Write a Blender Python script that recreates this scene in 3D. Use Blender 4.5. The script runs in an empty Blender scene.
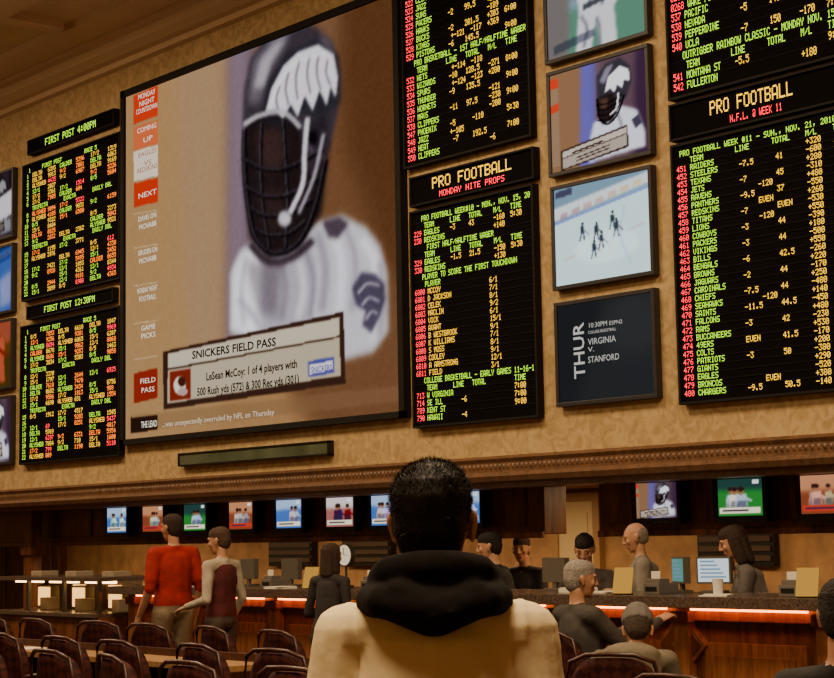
import bpy, bmesh, math, random
import numpy as np
from mathutils import Vector, Matrix
random.seed(7); np.random.seed(7)
S=bpy.context.scene; COL=S.collection
CZ=1.52; YW=9.5      # YW: plane of the display faces
YM=9.565             # YM: the wall surface they are mounted on
# ------------------------------------------------ camera
CF,CYAW,CPIT,CROL=1727.7,math.radians(40.95),math.radians(6.56),math.radians(-1.037)
F=np.array([-math.cos(CYAW)*math.cos(CPIT),math.sin(CYAW)*math.cos(CPIT),math.sin(CPIT)])
R=np.cross(F,[0,0,1]);R/=np.linalg.norm(R);U=np.cross(R,F)
R2=R*math.cos(CROL)+U*math.sin(CROL);U2=-R*math.sin(CROL)+U*math.cos(CROL)
cam=bpy.data.cameras.new('camera');co=bpy.data.objects.new('camera',cam);COL.objects.link(co)
cam.sensor_width=36;cam.lens=CF/834*36;cam.clip_end=200
co.matrix_world=Matrix(((R2[0],U2[0],-F[0],0),(R2[1],U2[1],-F[1],0),(R2[2],U2[2],-F[2],CZ),(0,0,0,1)))
S.camera=co
def W(px,py,Y=YW):   # photo survey: rectifies a measurement taken off the photo onto the real plane y=Y
    d=F*CF+R2*(px-417)+U2*(339-py);d=d/d[1]*Y
    return d[0],d[2]+CZ
# ------------------------------------------------ materials
MC={}
def mat(name,c,rough=.6,metal=0,es=0,ec=None,noise=0,nscale=8,bump=0,bscale=60,spec=.4,coat=0):
    if name in MC: return MC[name]
    m=bpy.data.materials.new(name);m.use_nodes=True;nt=m.node_tree;b=nt.nodes['Principled BSDF']
    b.inputs['Base Color'].default_value=(*c,1);b.inputs['Roughness'].default_value=rough;b.inputs['Metallic'].default_value=metal
    b.inputs['Specular IOR Level'].default_value=spec
    if coat:b.inputs['Coat Weight'].default_value=coat
    if es:
        b.inputs['Emission Color'].default_value=(*(ec or c),1);b.inputs['Emission Strength'].default_value=es
    tc=nt.nodes.new('ShaderNodeTexCoord')
    if noise:
        n=nt.nodes.new('ShaderNodeTexNoise');n.inputs['Scale'].default_value=nscale;n.inputs['Detail'].default_value=5
        nt.links.new(tc.outputs['Object'],n.inputs['Vector'])
        r=nt.nodes.new('ShaderNodeValToRGB');e=r.color_ramp.elements
        e[0].position=.3;e[1].position=.7
        e[0].color=(*[max(0,v*(1-noise)) for v in c],1);e[1].color=(*[min(1,v*(1+noise)) for v in c],1)
        nt.links.new(n.outputs['Fac'],r.inputs['Fac']);nt.links.new(r.outputs['Color'],b.inputs['Base Color'])
    if bump:
        n=nt.nodes.new('ShaderNodeTexNoise');n.inputs['Scale'].default_value=bscale;n.inputs['Detail'].default_value=4
        nt.links.new(tc.outputs['Object'],n.inputs['Vector'])
        bp=nt.nodes.new('ShaderNodeBump');bp.inputs['Strength'].default_value=bump;bp.inputs['Distance'].default_value=.02
        nt.links.new(n.outputs['Fac'],bp.inputs['Height']);nt.links.new(bp.outputs['Normal'],b.inputs['Normal'])
    MC[name]=m;return m
def emat(name,c,s,sample=False):
    if name in MC:return MC[name]
    m=bpy.data.materials.new(name);m.use_nodes=True;nt=m.node_tree;nt.nodes.clear()
    o=nt.nodes.new('ShaderNodeOutputMaterial');e=nt.nodes.new('ShaderNodeEmission')
    e.inputs['Color'].default_value=(*c,1);e.inputs['Strength'].default_value=s
    nt.links.new(e.outputs[0],o.inputs[0])
    if not sample:m.cycles.emission_sampling='NONE'
    MC[name]=m;return m
def vcmat(s):
    n='screen_picture_%g'%s
    if n in MC:return MC[n]
    m=bpy.data.materials.new(n);m.use_nodes=True;nt=m.node_tree;nt.nodes.clear()
    o=nt.nodes.new('ShaderNodeOutputMaterial');e=nt.nodes.new('ShaderNodeEmission');a=nt.nodes.new('ShaderNodeVertexColor');a.layer_name='Col'
    nt.links.new(a.outputs['Color'],e.inputs['Color']);e.inputs['Strength'].default_value=s
    nt.links.new(e.outputs[0],o.inputs[0]);m.cycles.emission_sampling='NONE';MC[n]=m;return m
def wallmat():
    m=bpy.data.materials.new('wallpaper_tan');m.use_nodes=True;nt=m.node_tree;b=nt.nodes['Principled BSDF']
    tc=nt.nodes.new('ShaderNodeTexCoord')
    n=nt.nodes.new('ShaderNodeTexNoise');n.inputs['Scale'].default_value=8;n.inputs['Detail'].default_value=6;n.inputs['Distortion'].default_value=1.8
    n2=nt.nodes.new('ShaderNodeTexNoise');n2.inputs['Scale'].default_value=.5;n2.inputs['Detail'].default_value=2
    for q in(n,n2):nt.links.new(tc.outputs['Object'],q.inputs['Vector'])
    r=nt.nodes.new('ShaderNodeValToRGB');e=r.color_ramp.elements;e[0].position=.38;e[1].position=.62
    e[0].color=(.39,.25,.10,1);e[1].color=(.55,.375,.17,1)
    nt.links.new(n.outputs['Fac'],r.inputs['Fac'])
    mx=nt.nodes.new('ShaderNodeMixRGB');mx.blend_type='MULTIPLY';mx.inputs[0].default_value=.5
    r2=nt.nodes.new('ShaderNodeValToRGB');r2.color_ramp.elements[0].color=(.8,.77,.73,1);r2.color_ramp.elements[1].color=(1,1,1,1)
    nt.links.new(n2.outputs['Fac'],r2.inputs['Fac']);nt.links.new(r.outputs[0],mx.inputs[1]);nt.links.new(r2.outputs[0],mx.inputs[2])
    nt.links.new(mx.outputs[0],b.inputs['Base Color']);b.inputs['Roughness'].default_value=.75
    bp=nt.nodes.new('ShaderNodeBump');bp.inputs['Strength'].default_value=.25;bp.inputs['Distance'].default_value=.008
    nt.links.new(n.outputs['Fac'],bp.inputs['Height']);nt.links.new(bp.outputs[0],b.inputs['Normal'])
    return m
def woodmat(name,c1,c2,rough=.35):
    m=bpy.data.materials.new(name);m.use_nodes=True;nt=m.node_tree;b=nt.nodes['Principled BSDF']
    tc=nt.nodes.new('ShaderNodeTexCoord');mp=nt.nodes.new('ShaderNodeMapping');mp.inputs['Scale'].default_value=(9,9,1.2)
    n=nt.nodes.new('ShaderNodeTexNoise');n.inputs['Scale'].default_value=2.5;n.inputs['Detail'].default_value=6;n.inputs['Distortion'].default_value=.8
    nt.links.new(tc.outputs['Object'],mp.inputs[0]);nt.links.new(mp.outputs[0],n.inputs['Vector'])
    r=nt.nodes.new('ShaderNodeValToRGB');r.color_ramp.elements[0].color=(*c1,1);r.color_ramp.elements[1].color=(*c2,1)
    r.color_ramp.elements[0].position=.35;r.color_ramp.elements[1].position=.65
    nt.links.new(n.outputs['Fac'],r.inputs['Fac']);nt.links.new(r.outputs[0],b.inputs['Base Color']);b.inputs['Roughness'].default_value=rough
    return m
def carpetmat():
    m=bpy.data.materials.new('carpet_patterned');m.use_nodes=True;nt=m.node_tree;b=nt.nodes['Principled BSDF']
    tc=nt.nodes.new('ShaderNodeTexCoord');v=nt.nodes.new('ShaderNodeTexVoronoi');v.inputs['Scale'].default_value=3
    nt.links.new(tc.outputs['Object'],v.inputs['Vector']);r=nt.nodes.new('ShaderNodeValToRGB');e=r.color_ramp.elements
    e[0].color=(.10,.05,.02,1);e[1].color=(.05,.012,.01,1);e[1].position=.5;x=e.new(.3);x.color=(.02,.012,.012,1)
    nt.links.new(v.outputs['Distance'],r.inputs['Fac']);nt.links.new(r.outputs[0],b.inputs['Base Color']);b.inputs['Roughness'].default_value=.95
    return m
M_WALL=wallmat();M_WOOD=woodmat('wood_mahogany',(.075,.022,.009),(.20,.068,.022));M_TRIM=woodmat('wood_gilded_trim',(.085,.038,.015),(.165,.075,.03),.45)
M_DARKW=woodmat('wood_dark_chair',(.03,.009,.006),(.07,.022,.012))
M_DESK=woodmat('wood_desk_oak',(.32,.16,.06),(.45,.25,.10));M_CARPET=carpetmat()
M_BLK=mat('black_plastic',(.012,.011,.010),.35);M_BOARD=mat('board_face_black',(.004,.003,.003),.9,spec=.06);M_BEZ=mat('board_bezel',(.012,.010,.009),.7,spec=.15)
M_METAL=mat('metal_dark',(.12,.10,.08),.35,.8);M_GRAN=mat('granite_dark',(.09,.06,.045),.2,noise=.5,nscale=60)
# ------------------------------------------------ mesh builder
class MB:
    def __init__(s):s.v=[];s.f=[];s.m=[]
    def add(s,vs,fs,mi=0,M=None):
        o=len(s.v)
        if M is not None:vs=[tuple(M@Vector(v)) for v in vs]
        s.v+=vs;s.f+=[tuple(i+o for i in f) for f in fs];s.m+=[mi]*len(fs)
    def box(s,x0,x1,y0,y1,z0,z1,mi=0,M=None):
        s.add([(x0,y0,z0),(x1,y0,z0),(x1,y1,z0),(x0,y1,z0),(x0,y0,z1),(x1,y0,z1),(x1,y1,z1),(x0,y1,z1)],
        [(0,3,2,1),(4,5,6,7),(0,1,5,4),(1,2,6,5),(2,3,7,6),(3,0,4,7)],mi,M)
    def tube(s,pts,r,mi=0,n=10,M=None):
        pts=[Vector(p) for p in pts];vs=[];fs=[]
        rr=r if isinstance(r,(list,tuple)) else [r]*len(pts)
        for i,p in enumerate(pts):
            d=(pts[min(i+1,len(pts)-1)]-pts[max(i-1,0)]).normalized()
            a=d.cross(Vector((0,0,1)) if abs(d.z)<.9 else Vector((1,0,0))).normalized();b=d.cross(a)
            for k in range(n):
                t=2*math.pi*k/n;vs.append(tuple(p+(a*math.cos(t)+b*math.sin(t))*rr[i]))
        for i in range(len(pts)-1):
            for k in range(n):
                fs.append((i*n+k,i*n+(k+1)%n,(i+1)*n+(k+1)%n,(i+1)*n+k))
        fs.append(tuple(range(n))[::-1]);fs.append(tuple(range((len(pts)-1)*n,len(pts)*n)))
        s.add(vs,fs,mi,M)
    def build(s,name,mats,bevel=0,smooth=False,parent=None,loc=None,rz=0):
        me=bpy.data.meshes.new(name);me.from_pydata(s.v,[],s.f);me.update()
        for m in mats:me.materials.append(m)
        me.polygons.foreach_set('material_index',s.m)
        if smooth:me.polygons.foreach_set('use_smooth',[True]*len(s.f))
        o=bpy.data.objects.new(name,me);COL.objects.link(o)
        bm=bmesh.new();bm.from_mesh(me);bmesh.ops.recalc_face_normals(bm,faces=bm.faces);bm.to_mesh(me);bm.free()
        if bevel:
            b=o.modifiers.new('bevel','BEVEL');b.width=bevel;b.segments=2;b.limit_method='ANGLE'
        if loc is not None:o.location=loc
        o.rotation_euler[2]=rz
        if parent:o.parent=parent
        return o
def empty(name,loc=(0,0,0),rz=0):
    o=bpy.data.objects.new(name,None);COL.objects.link(o);o.location=loc;o.rotation_euler[2]=rz;o.empty_display_size=.1;return o
def inst(o,name,loc,rz=0):
    n=bpy.data.objects.new(name,o.data);COL.objects.link(n);n.location=loc;n.rotation_euler[2]=rz
    return n
# ------------------------------------------------ room shell
def shell(name,b,m):
    q=MB();q.box(*b);return q.build(name,[m])
shell('floor',(-30,5,-5,13.2,-.15,0),M_CARPET)
M_CEIL=mat('ceiling_plaster',(.60,.42,.24),.8,noise=.06,nscale=2)
shell('ceiling',(-30,5,-5,9.8,7.05,7.2),M_CEIL)
shell('wall_front',(-30,5,YM,YM+.2,1.98,7.05),M_WALL)
shell('wall_left',(-30.2,-30,-5,13.2,0,7.2),M_WALL);shell('wall_right',(5,5.2,-5,13.2,0,7.2),M_WALL)
shell('wall_back',(-30,5,-5.2,-5,0,7.2),M_WALL)
M_RW=mat('recess_wall_paper',(.48,.29,.13),.7,noise=.25,nscale=5,bump=.2,bscale=20)
shell('wall_recess',(-30,5,13,13.2,0,2.2),M_RW)
shell('ceiling_recess',(-30,5,YM+.2,13,1.99,2.1),mat('recess_ceiling',(.30,.15,.06),.8))
D=YM-9.5
prof=[(9.5,6.60),(9.44,6.62),(9.44,6.68),(9.38,6.70),(9.30,6.76),(9.27,6.84),(9.20,6.86),(9.20,6.90),(9.08,6.93),(8.95,6.99),(8.92,7.05)]
def extr(q,prof,x0,x1,mi=0):
    n=len(prof);vs=[(x0,y,z) for y,z in prof]+[(x1,y,z) for y,z in prof]
    fs=[(i,i+1,n+i+1,n+i) for i in range(n-1)]+[tuple(range(n)),tuple(range(n,2*n))]
    q.add(vs,fs,mi)
q=MB();extr(q,[(y+D,z) for y,z in prof]+[(YM,7.05)],-30,5);q.build('trim_crown',[mat('crown_paint',(.58,.40,.22),.6)])
q=MB()
for yy in (8.1,5.6,3.1,.6):q.box(-30,5,yy-.12,yy+.12,6.93,7.05)
for k in range(9):q.box(-28+k*4-.12,-28+k*4+.12,-5,8.9,6.95,7.05)
q.build('trim_ceiling_ribs',[M_CEIL])
q=MB()
prof=[(9.5,2.16),(9.42,2.155),(9.38,2.13),(9.40,2.10),(9.40,2.03),(9.34,2.02),(9.31,1.99),(9.33,1.95),(9.38,1.935),(9.40,1.90),(9.70,1.90),(9.70,1.98),(9.5,1.98)]
extr(q,[(y+D,z) for y,z in prof],-30,5)
for k in range(0,440):   # carved leaf dentils
    x=-22+k*.05;y0=9.40+D
    q.add([(x,y0,2.045),(x+.036,y0,2.045),(x+.036,y0,2.088),(x,y0,2.088),(x+.018,y0-.012,2.067)],[(0,1,4),(1,2,4),(2,3,4),(3,0,4)],0)
q.build('trim_cornice',[M_TRIM])
# ------------------------------------------------ LED glyphs
G5={}
for l in """0 3E5149453E|1 00427F4000|2 4261514946|3 2141454B31|4 1814127F10|5 2745454539|6 3C4A494930|7 0171090503|8 3649494936|9 064949291E
A 7E1111117E|B 7F49494936|C 3E41414122|D 7F4141221C|E 7F49494941|F 7F09090901|G 3E4149497A|H 7F0808087F|I 00417F4100|J 2040413F01|K 7F08142241|L 7F40404040|M 7F020C027F|N 7F0408107F|O 3E4141413E|P 7F09090906|Q 3E4151215E|R 7F09192946|S 4649494931|T 01017F0101|U 3F4040403F|V 1F2040201F|W 3F4038403F|X 6314081463|Y 0708700807|Z 6151494543|- 0808080808|+ 08083E0808|. 0060600000|: 0036360000|/ 2010080402|& 3649552250|# 147F147F14|, 0050300000|' 0000070000|@ 324979413E""".replace('\n','|').split('|'):
    c,h=l[0],l[2:]
    G5[c]=[(i,j) for i in range(5) for j in range(7) if int(h[2*i:2*i+2],16)>>j&1]
LEDC={'r':emat('led_red',(1,.03,.045),4.0),'g':emat('led_green',(.46,.90,.03),2.5),'y':emat('led_yellow',(1,.54,.03),2.8),'o':emat('led_orange',(1,.20,.015),3.5)}
LK=['r','g','y','o']
def led(rows,x0,x1,z0,z1,y,ncol,name,parent,nrow=None,chh=7):
    n=nrow or len(rows);rp=(z1-z0)/n;dz=rp/(chh+2.3);dx=(x1-x0)/(ncol*6)
    V=[];Fc=[];Mi=[];k=0
    for r,segs in enumerate(rows):
        zt=z1-r*rp-dz*1.1
        for sg in segs:
            c,col,t=sg
            for i,ch in enumerate(t):
                if (col+i+1)>ncol:break
                for (a,b) in G5.get(ch,[]):
                    X=x0+((col+i)*6+a)*dx;Z=zt-b*dz
                    V+=[(X,y,Z-dz*.86),(X+dx*.92,y,Z-dz*.86),(X+dx*.92,y,Z),(X,y,Z)]
                    Fc.append((k,k+1,k+2,k+3));k+=4;Mi.append(LK.index(c))
    me=bpy.data.meshes.new(name);me.from_pydata(V,[],Fc);me.update()
    for c in LK:me.materials.append(LEDC[c])
    me.polygons.foreach_set('material_index',Mi)
    o=bpy.data.objects.new(name,me);COL.objects.link(o);o.parent=parent;return o
def board(name,x0,x1,z0,z1,rows,ncol,nrow=None,pad=.03,slats=True):
    e=empty(name)
    q=MB();q.box(x0,x1,YM-.055,YM-.002,z0,z1,0);f=.018
    q.box(x0-f,x1+f,YM-.075,YM-.004,z1,z1+f,1);q.box(x0-f,x1+f,YM-.075,YM-.004,z0-f,z0,1)
    q.box(x0-f,x0,YM-.075,YM-.004,z0,z1,1);q.box(x1,x1+f,YM-.075,YM-.004,z0,z1,1)
    if slats:
        n=nrow or len(rows)
        for k in range(1,n):
            z=z1-pad-(z1-z0-2*pad)/n*k;q.box(x0,x1,YM-.060,YM-.055,z-.003,z+.003,2)
    q.build('cabinet',[M_BOARD,M_BEZ,mat('board_slat',(.012,.009,.007),.8,spec=.08)],parent=e)
    led(rows,x0+pad,x1-pad*.6,z0+pad,z1-pad,YM-.062,ncol,'led_text',e,nrow)
    return e
def R_(s):
    out=[]
    for line in s.strip('\n').split('\n'):
        segs=[]
        for t in line.split('|'):
            if ':' in t:
                a,b,c=t.split(':',2);segs.append((a.strip(),int(b),c))
        out.append(segs)
    return out
xL,xR=-10.995,-9.535
rows=R_("""g:3:PRO FOOTBALL WEEK#10 - MON., NOV. 15, 20
g:4:TEAM|g:14:LINE|g:21:TOTAL|g:30:M/L|g:36:TIME
r:0:229|g:4:EAGLES|y:14:-3|y:21:43|y:30:-160|y:36:5:30
r:0:230|g:4:REDSKINS|y:30:+140
g:5:FIRST HALF/HALFTIME WAGER
g:4:TEAM|g:14:LINE|g:21:TOTAL|g:30:M/L|g:36:TIME
r:0:329|g:4:EAGLES|y:14:-1.5|y:21:21.5|y:30:-150|y:36:5:30
r:0:330|g:4:REDSKINS|y:30:+130
g:3:PLAYER TO SCORE THE FIRST TOUCHDOWN
g:4:PLAYER
r:0:6800|y:5:MCCOY|y:28:6/1
r:0:6801|y:5:D JACKSON|y:28:7/1
r:0:6802|y:5:CELEK|y:28:8/1
r:0:6803|y:5:MACLIN|y:28:9/2
r:0:6804|y:5:VICK|y:28:6/1
r:0:6805|y:5:AVANT|y:28:15/1
r:0:6806|y:5:B WESTBROOK|y:28:9/1
r:0:6807|y:5:K WILLIAMS|y:28:7/1
r:0:6808|y:5:S MOSS|y:28:8/1
r:0:6809|y:5:COOLEY|y:28:9/1
r:0:6810|y:5:A ARMSTRONG|y:28:12/1
r:0:6811|y:5:FIELD|y:28:3/1
g:3:COLLEGE BASKETBALL - EARLY GAMES 11-16-10
g:4:TEAM|g:14:LINE|g:21:TOTAL|g:36:TIME
r:0:713|g:4:W VIRGINIA|y:36:7:00
r:0:714|g:4:SE ILL|y:17:-6|y:36:7:00
r:0:789|g:4:KENT ST|y:36:9:00
r:0:790|g:4:HAWAII|y:17:-4""")
board('odds_board',xL,xR,2.452,4.265,rows,43)
rr=random.Random(3)
def filler(teams,n,ncol=43,head=None,cols=(16,22,30,36)):
    out=[];ca,cb,cc_,cd=cols
    for i in range(n):
        if i%10==0:
            out.append([('g',3,head or 'PRO BASKETBALL - 1ST HALF/HALFTIME WAGER')]);continue
        if i%10==1:
            out.append([('g',4,'TEAM'),('g',ca-1,'LINE'),('g',cb,'TOTAL'),('g',cc_,'M/L'),('g',cd,'TIME')]);continue
        s=[('r',0,'%03d'%(500+i)),('g',4,teams[i%len(teams)])]
        if i%2:s+=[('y',ca,'-%d'%rr.randint(2,12)),('y',cb,'%d.5'%rr.randint(90,210)),('y',cd,'%d:00'%rr.randint(4,9))]
        elif rr.random()<.6:s+=[('y',ca+1,'+-%d'%rr.randint(105,130)),('y',cb+2,'-%d'%rr.randint(105,125))]
        if rr.random()<.7:s.append(('y',cc_,'%s%d'%(rr.choice('+-'),rr.randint(110,400))))
        out.append(s)
    return out
zb=W(411,167)[1]
board('odds_board',xL-.06,xR,zb+.01,zb+3.0,filler(['NETS','WIZARDS','SPURS','THUNDER','HORNETS','MAVS','CLIPPERS','JAZZ','SUNS','PACERS','HAWKS','BUCKS','KINGS','PISTONS','WARRIORS','RAPTORS'],39)+R_("""r:0:547|g:4:PHOENIX|y:16:-5|y:24:-110|y:36:5:30
r:0:548|g:4:JAZZ|y:16:+-105
r:0:549|g:4:HEAT|y:17:-7|y:24:192.5|y:36:7:00
r:0:550|g:4:CLIPPERS|y:30:-6"""),43)
def sign(x0,x1,z0,z1,t1,t2,fr=(.18,.84,.24,.78)):
    e=empty('led_sign');q=MB();q.box(x0,x1,YM-.06,YM-.002,z0,z1,0);f=.015
    q.box(x0-f,x1+f,YM-.08,YM-.004,z1,z1+f,1);q.box(x0-f,x1+f,YM-.08,YM-.004,z0-f,z0,1)
    q.box(x0-f,x0,YM-.08,YM-.004,z0,z1,1);q.box(x1,x1+f,YM-.08,YM-.004,z0,z1,1)
    q.build('cabinet',[M_BOARD,M_BEZ],parent=e);H=z1-z0;w=x1-x0
    if t2:
        led([[('y',0,t1)]],x0+w*fr[0],x0+w*fr[1],z0+H*.38,z1-H*.06,YM-.063,len(t1),'led_text',e)
        led([[('r',0,t2)]],x0+w*fr[2],x0+w*fr[3],z0+H*.06,z0+H*.36,YM-.063,len(t2),'led_subtext',e)
    else: led([[('g',0,t1)]],x0+w*.2,x0+w*.8,z0+H*.14,z1-H*.12,YM-.063,len(t1),'led_text',e)
sign(-10.985,-9.51,4.335,4.562,'PRO FOOTBALL','MONDAY NITE PROPS')
x0=-8.075;x1=-5.25;z0=2.447;z1=W(671,147)[1]-.01
teams=['RAIDERS','STEELERS','TEXANS','JETS','RAVENS','PANTHERS','REDSKINS','TITANS','LIONS','COWBOYS','PACKERS','VIKINGS','BILLS','BENGALS','BROWNS','JAGUARS','CARDINALS','CHIEFS','SEAHAWKS','SAINTS','FALCONS','RAMS','BUCCANEERS','49ERS','COLTS','PATRIOTS','GIANTS','EAGLES','BRONCOS','CHARGERS']
LN={1:('-7.5','41'),3:('-7','45'),5:('-9.5','37'),7:('-7','EVEN'),9:('-3','44'),11:('-3','44'),13:('-6','42.5'),15:('-2','44'),17:('-7.5','44'),19:('-11.5','44.5'),21:('-3','42'),23:('EVEN','41.5'),25:('-3','50'),29:('-9.5','50.5')}
rows=[[('g',1,'PRO FOOTBALL WEEK #11 - SUN., NOV. 21, 2010')],[('g',4,'TEAM'),('g',17,'LINE'),('g',27,'TOTAL'),('g',36,'M/L'),('g',43,'TIME')]]
for i,t in enumerate(teams):
    s=[('r',0,'%d'%(451+i)),('g',4,t)]
    if i in LN:s+=[('y',18,LN[i][0]),('y',28,LN[i][1])]
    elif rr.random()<.3:s+=[('y',23,rr.choice(['-120','-110','EVEN']))]
    s+=[('y',36,'%s%d'%('-+'[i%2==0],rr.randint(12,60)*10))]
    if i%2:s+=[('y',43,rr.choice(['10:00','1:05','1:15']))]
    rows.append(s)
board('odds_board',x0,x1,z0,z1,rows,88)
z0=W(672,140)[1];z1=W(671,106)[1]-.01
sign(x0,-6.1,z0,z1,'PRO FOOTBALL','N.F.L. @ WEEK 11',(.18,.55,.27,.50))
z0=W(670,100)[1]+.01
rows=filler(['TEXAS AM','RICE','WAMPTON','WAKE FOREST','PACIFIC','NEVADA','PEPPERDINE','UCLA','HAMPTON','NAVY'],20,head='N.I.T. SEASON TIP-OFF - MONDAY NOV. 15',cols=(18,27,36,43))+R_("""r:0:0267|g:5:WAMPTON
r:0:0268|g:5:WAKE FOREST|y:18:-6.5|y:43:6:00
r:0:537|g:4:PACIFIC
r:0:538|g:4:NEVADA|y:20:-5|y:28:146.5|y:43:7:05
r:0:539|g:4:PEPPERDINE
r:0:540|g:4:UCLA|y:20:-7|y:28:150|y:36:-170|y:43:7:00
g:3:OUTRIGGER RAINBOW CLASSIC - MONDAY NOV. 15
g:4:TEAM|g:17:LINE|g:27:TOTAL|g:36:M/L|g:43:TIME
r:0:541|g:4:MONTANA ST|y:18:-5.5|y:43:9:30
r:0:542|g:4:FULLERTON|y:36:+180""")
board('odds_board',x0,x1,z0,z0+2.3,rows,88)
def lrows(n):
    out=[[('g',2,'1'),('g',9,'FIRST POST'),('g',30,'RACE 5')]]
    for i in range(n-1):
        if i in(6,13):out.append([('g',4,'TRIFECTA'),('g',20,'EXACTA'),('g',34,'DAILY DBL')]);continue
        s=[('g',0,'%2d'%(i+1))]
        for c in (4,18,33):
            if rr.random()<.86:
                s+=[(rr.choice('yyggo'),c,rr.choice(['17/2','12/1','8/5','ALYSHEBA','CALDER','DELTA','9/2','15/1'])[:7])]
                s+=[(rr.choice('ooyyr'),c+8,'%d'%rr.randint(10,9999))]
        out.append(s)
    return out
board('race_board',-17.87,-15.75,2.80+1.52,4.36+1.52,lrows(23),46)
board('race_board',-17.89,-15.75,.925+1.52,2.48+1.52,lrows(23),46)
for (p,q_) in (((29,142),(114,123)),((28,308),(113,300))):
    a=W(*p);b=W(*q_);sign(a[0],b[0],b[1],a[1],'FIRST POST '+('4:00PM' if p[1]<200 else '12:30PM'),None)
q=MB();q.box(-14.6,-12.2,YM-.06,YM-.002,.757+1.52,.872+1.52,0)
for zz in(.752,.868):q.box(-14.62,-12.18,YM-.07,YM-.004,zz+1.515,zz+1.53,1)
for xx in(-14.62,-12.195):q.box(xx,xx+.015,YM-.07,YM-.004,2.27,2.395,1)
q.build('message_strip',[mat('strip_glass_green',(.085,.10,.06),.25,noise=.3,nscale=3),M_BLK])
# ------------------------------------------------ painted pictures for screens
def blur(a,s):
    if s<=0:return a
    k=int(s*2.5)+1;w=np.exp(-np.arange(-k,k+1)**2/(2*s*s));w/=w.sum()
    for ax in(0,1):
        p=np.pad(a,[(k,k) if i==ax else (0,0) for i in range(a.ndim)],mode='edge')
        n=a.shape[ax];a=sum(w[i]*(p[i:i+n] if ax==0 else p[:,i:i+n]) for i in range(2*k+1))
    return a
class Canvas:
    def __init__(s,w,h,c,mp=None,bs=1.):
        s.w=w;s.h=h;s.a=np.ones((h,w,3))*np.array(c)/255.;s.mp=mp;s.bs=bs
        s.X,s.Y=np.meshgrid((np.arange(w)+.5),(np.arange(h)+.5))
    def P(s,pts):
        pts=[s.mp(*p) if s.mp else p for p in pts];return [(p[0]*s.w,p[1]*s.h) for p in pts]
    def poly(s,pts,c,b=1.0,al=1.):
        pts=s.P(pts);m=np.zeros((s.h,s.w),bool);n=len(pts)
        for i in range(n):
            x1,y1=pts[i];x2,y2=pts[(i+1)%n]
            if y1==y2:continue
            m^=((s.Y<y1)!=(s.Y<y2))&(s.X<(x2-x1)*(s.Y-y1)/(y2-y1)+x1)
        m=blur(m.astype(float),b*s.bs)[...,None]*al;s.a=s.a*(1-m)+m*np.array(c)/255.
    def line(s,pts,wd,c,b=.7,al=1.):
        for (x1,y1),(x2,y2) in zip(pts,pts[1:]):
            d=math.hypot(x2-x1,y2-y1) or 1;nx,ny=-(y2-y1)/d*wd/2,(x2-x1)/d*wd/2
            s.poly([(x1+nx,y1+ny),(x2+nx,y2+ny),(x2-nx,y2-ny),(x1-nx,y1-ny)],c,b,al)
    def curve(s,pts,wd,c,b=.7,al=1.):   # Catmull-Rom
        P=[np.array(p,float) for p in pts];P=[2*P[0]-P[1]]+P+[2*P[-1]-P[-2]];C=[]
        for i in range(1,len(P)-2):
            for t in np.linspace(0,1,7)[:-1]:
                C.append(.5*((2*P[i])+(P[i+1]-P[i-1])*t+(2*P[i-1]-5*P[i]+4*P[i+1]-P[i+2])*t*t+(3*P[i]-P[i-1]-3*P[i+1]+P[i+2])*t**3))
        C.append(P[-2]);C=np.array(C);T=np.gradient(C,axis=0);N=np.stack([-T[:,1],T[:,0]],1);N/=np.linalg.norm(N,axis=1)[:,None]+1e-9
        s.poly([tuple(p) for p in C+N*wd/2]+[tuple(p) for p in (C-N*wd/2)[::-1]],c,b,al)
    def ell(s,cx,cy,rx,ry,c,b=1.,al=1.,rot=0):
        cr,sr=math.cos(rot),math.sin(rot)
        s.poly([(cx+rx*math.cos(t)*cr-ry*math.sin(t)*sr,cy+rx*math.cos(t)*sr+ry*math.sin(t)*cr) for t in np.linspace(0,2*math.pi,40)[:-1]],c,b,al)
def picture(cv,x0,x1,z0,z1,y,parent,strength=1.2,name='picture',M=None):
    w,h=cv.w,cv.h
    xs=np.linspace(x0,x1,w+1);zs=np.linspace(z1,z0,h+1)
    X,Z=np.meshgrid(xs,zs);V=np.stack([X,np.full_like(X,y),Z],-1).reshape(-1,3)
    idx=np.arange((w+1)*(h+1)).reshape(h+1,w+1)
    Fa=np.stack([idx[1:,:-1],idx[1:,1:],idx[:-1,1:],idx[:-1,:-1]],-1).reshape(-1,4)
    me=bpy.data.meshes.new(name);me.vertices.add(len(V));me.vertices.foreach_set('co',V.ravel())
    me.loops.add(Fa.size);me.loops.foreach_set('vertex_index',Fa.ravel());me.polygons.add(len(Fa))
    me.polygons.foreach_set('loop_start',np.arange(0,Fa.size,4));me.polygons.foreach_set('loop_total',np.full(len(Fa),4));me.update()
    A=np.pad(cv.a,((0,1),(0,1),(0,0)),mode='edge');A=np.clip(A,0,1)**2.2
    C=np.concatenate([A,np.ones(A.shape[:2]+(1,))],-1).reshape(-1,4)
    at=me.color_attributes.new('Col','FLOAT_COLOR','POINT');at.data.foreach_set('color',C.ravel().astype(np.float32))
    me.materials.append(vcmat(strength))
    o=bpy.data.objects.new(name,me);COL.objects.link(o);o.parent=parent;return o
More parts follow.
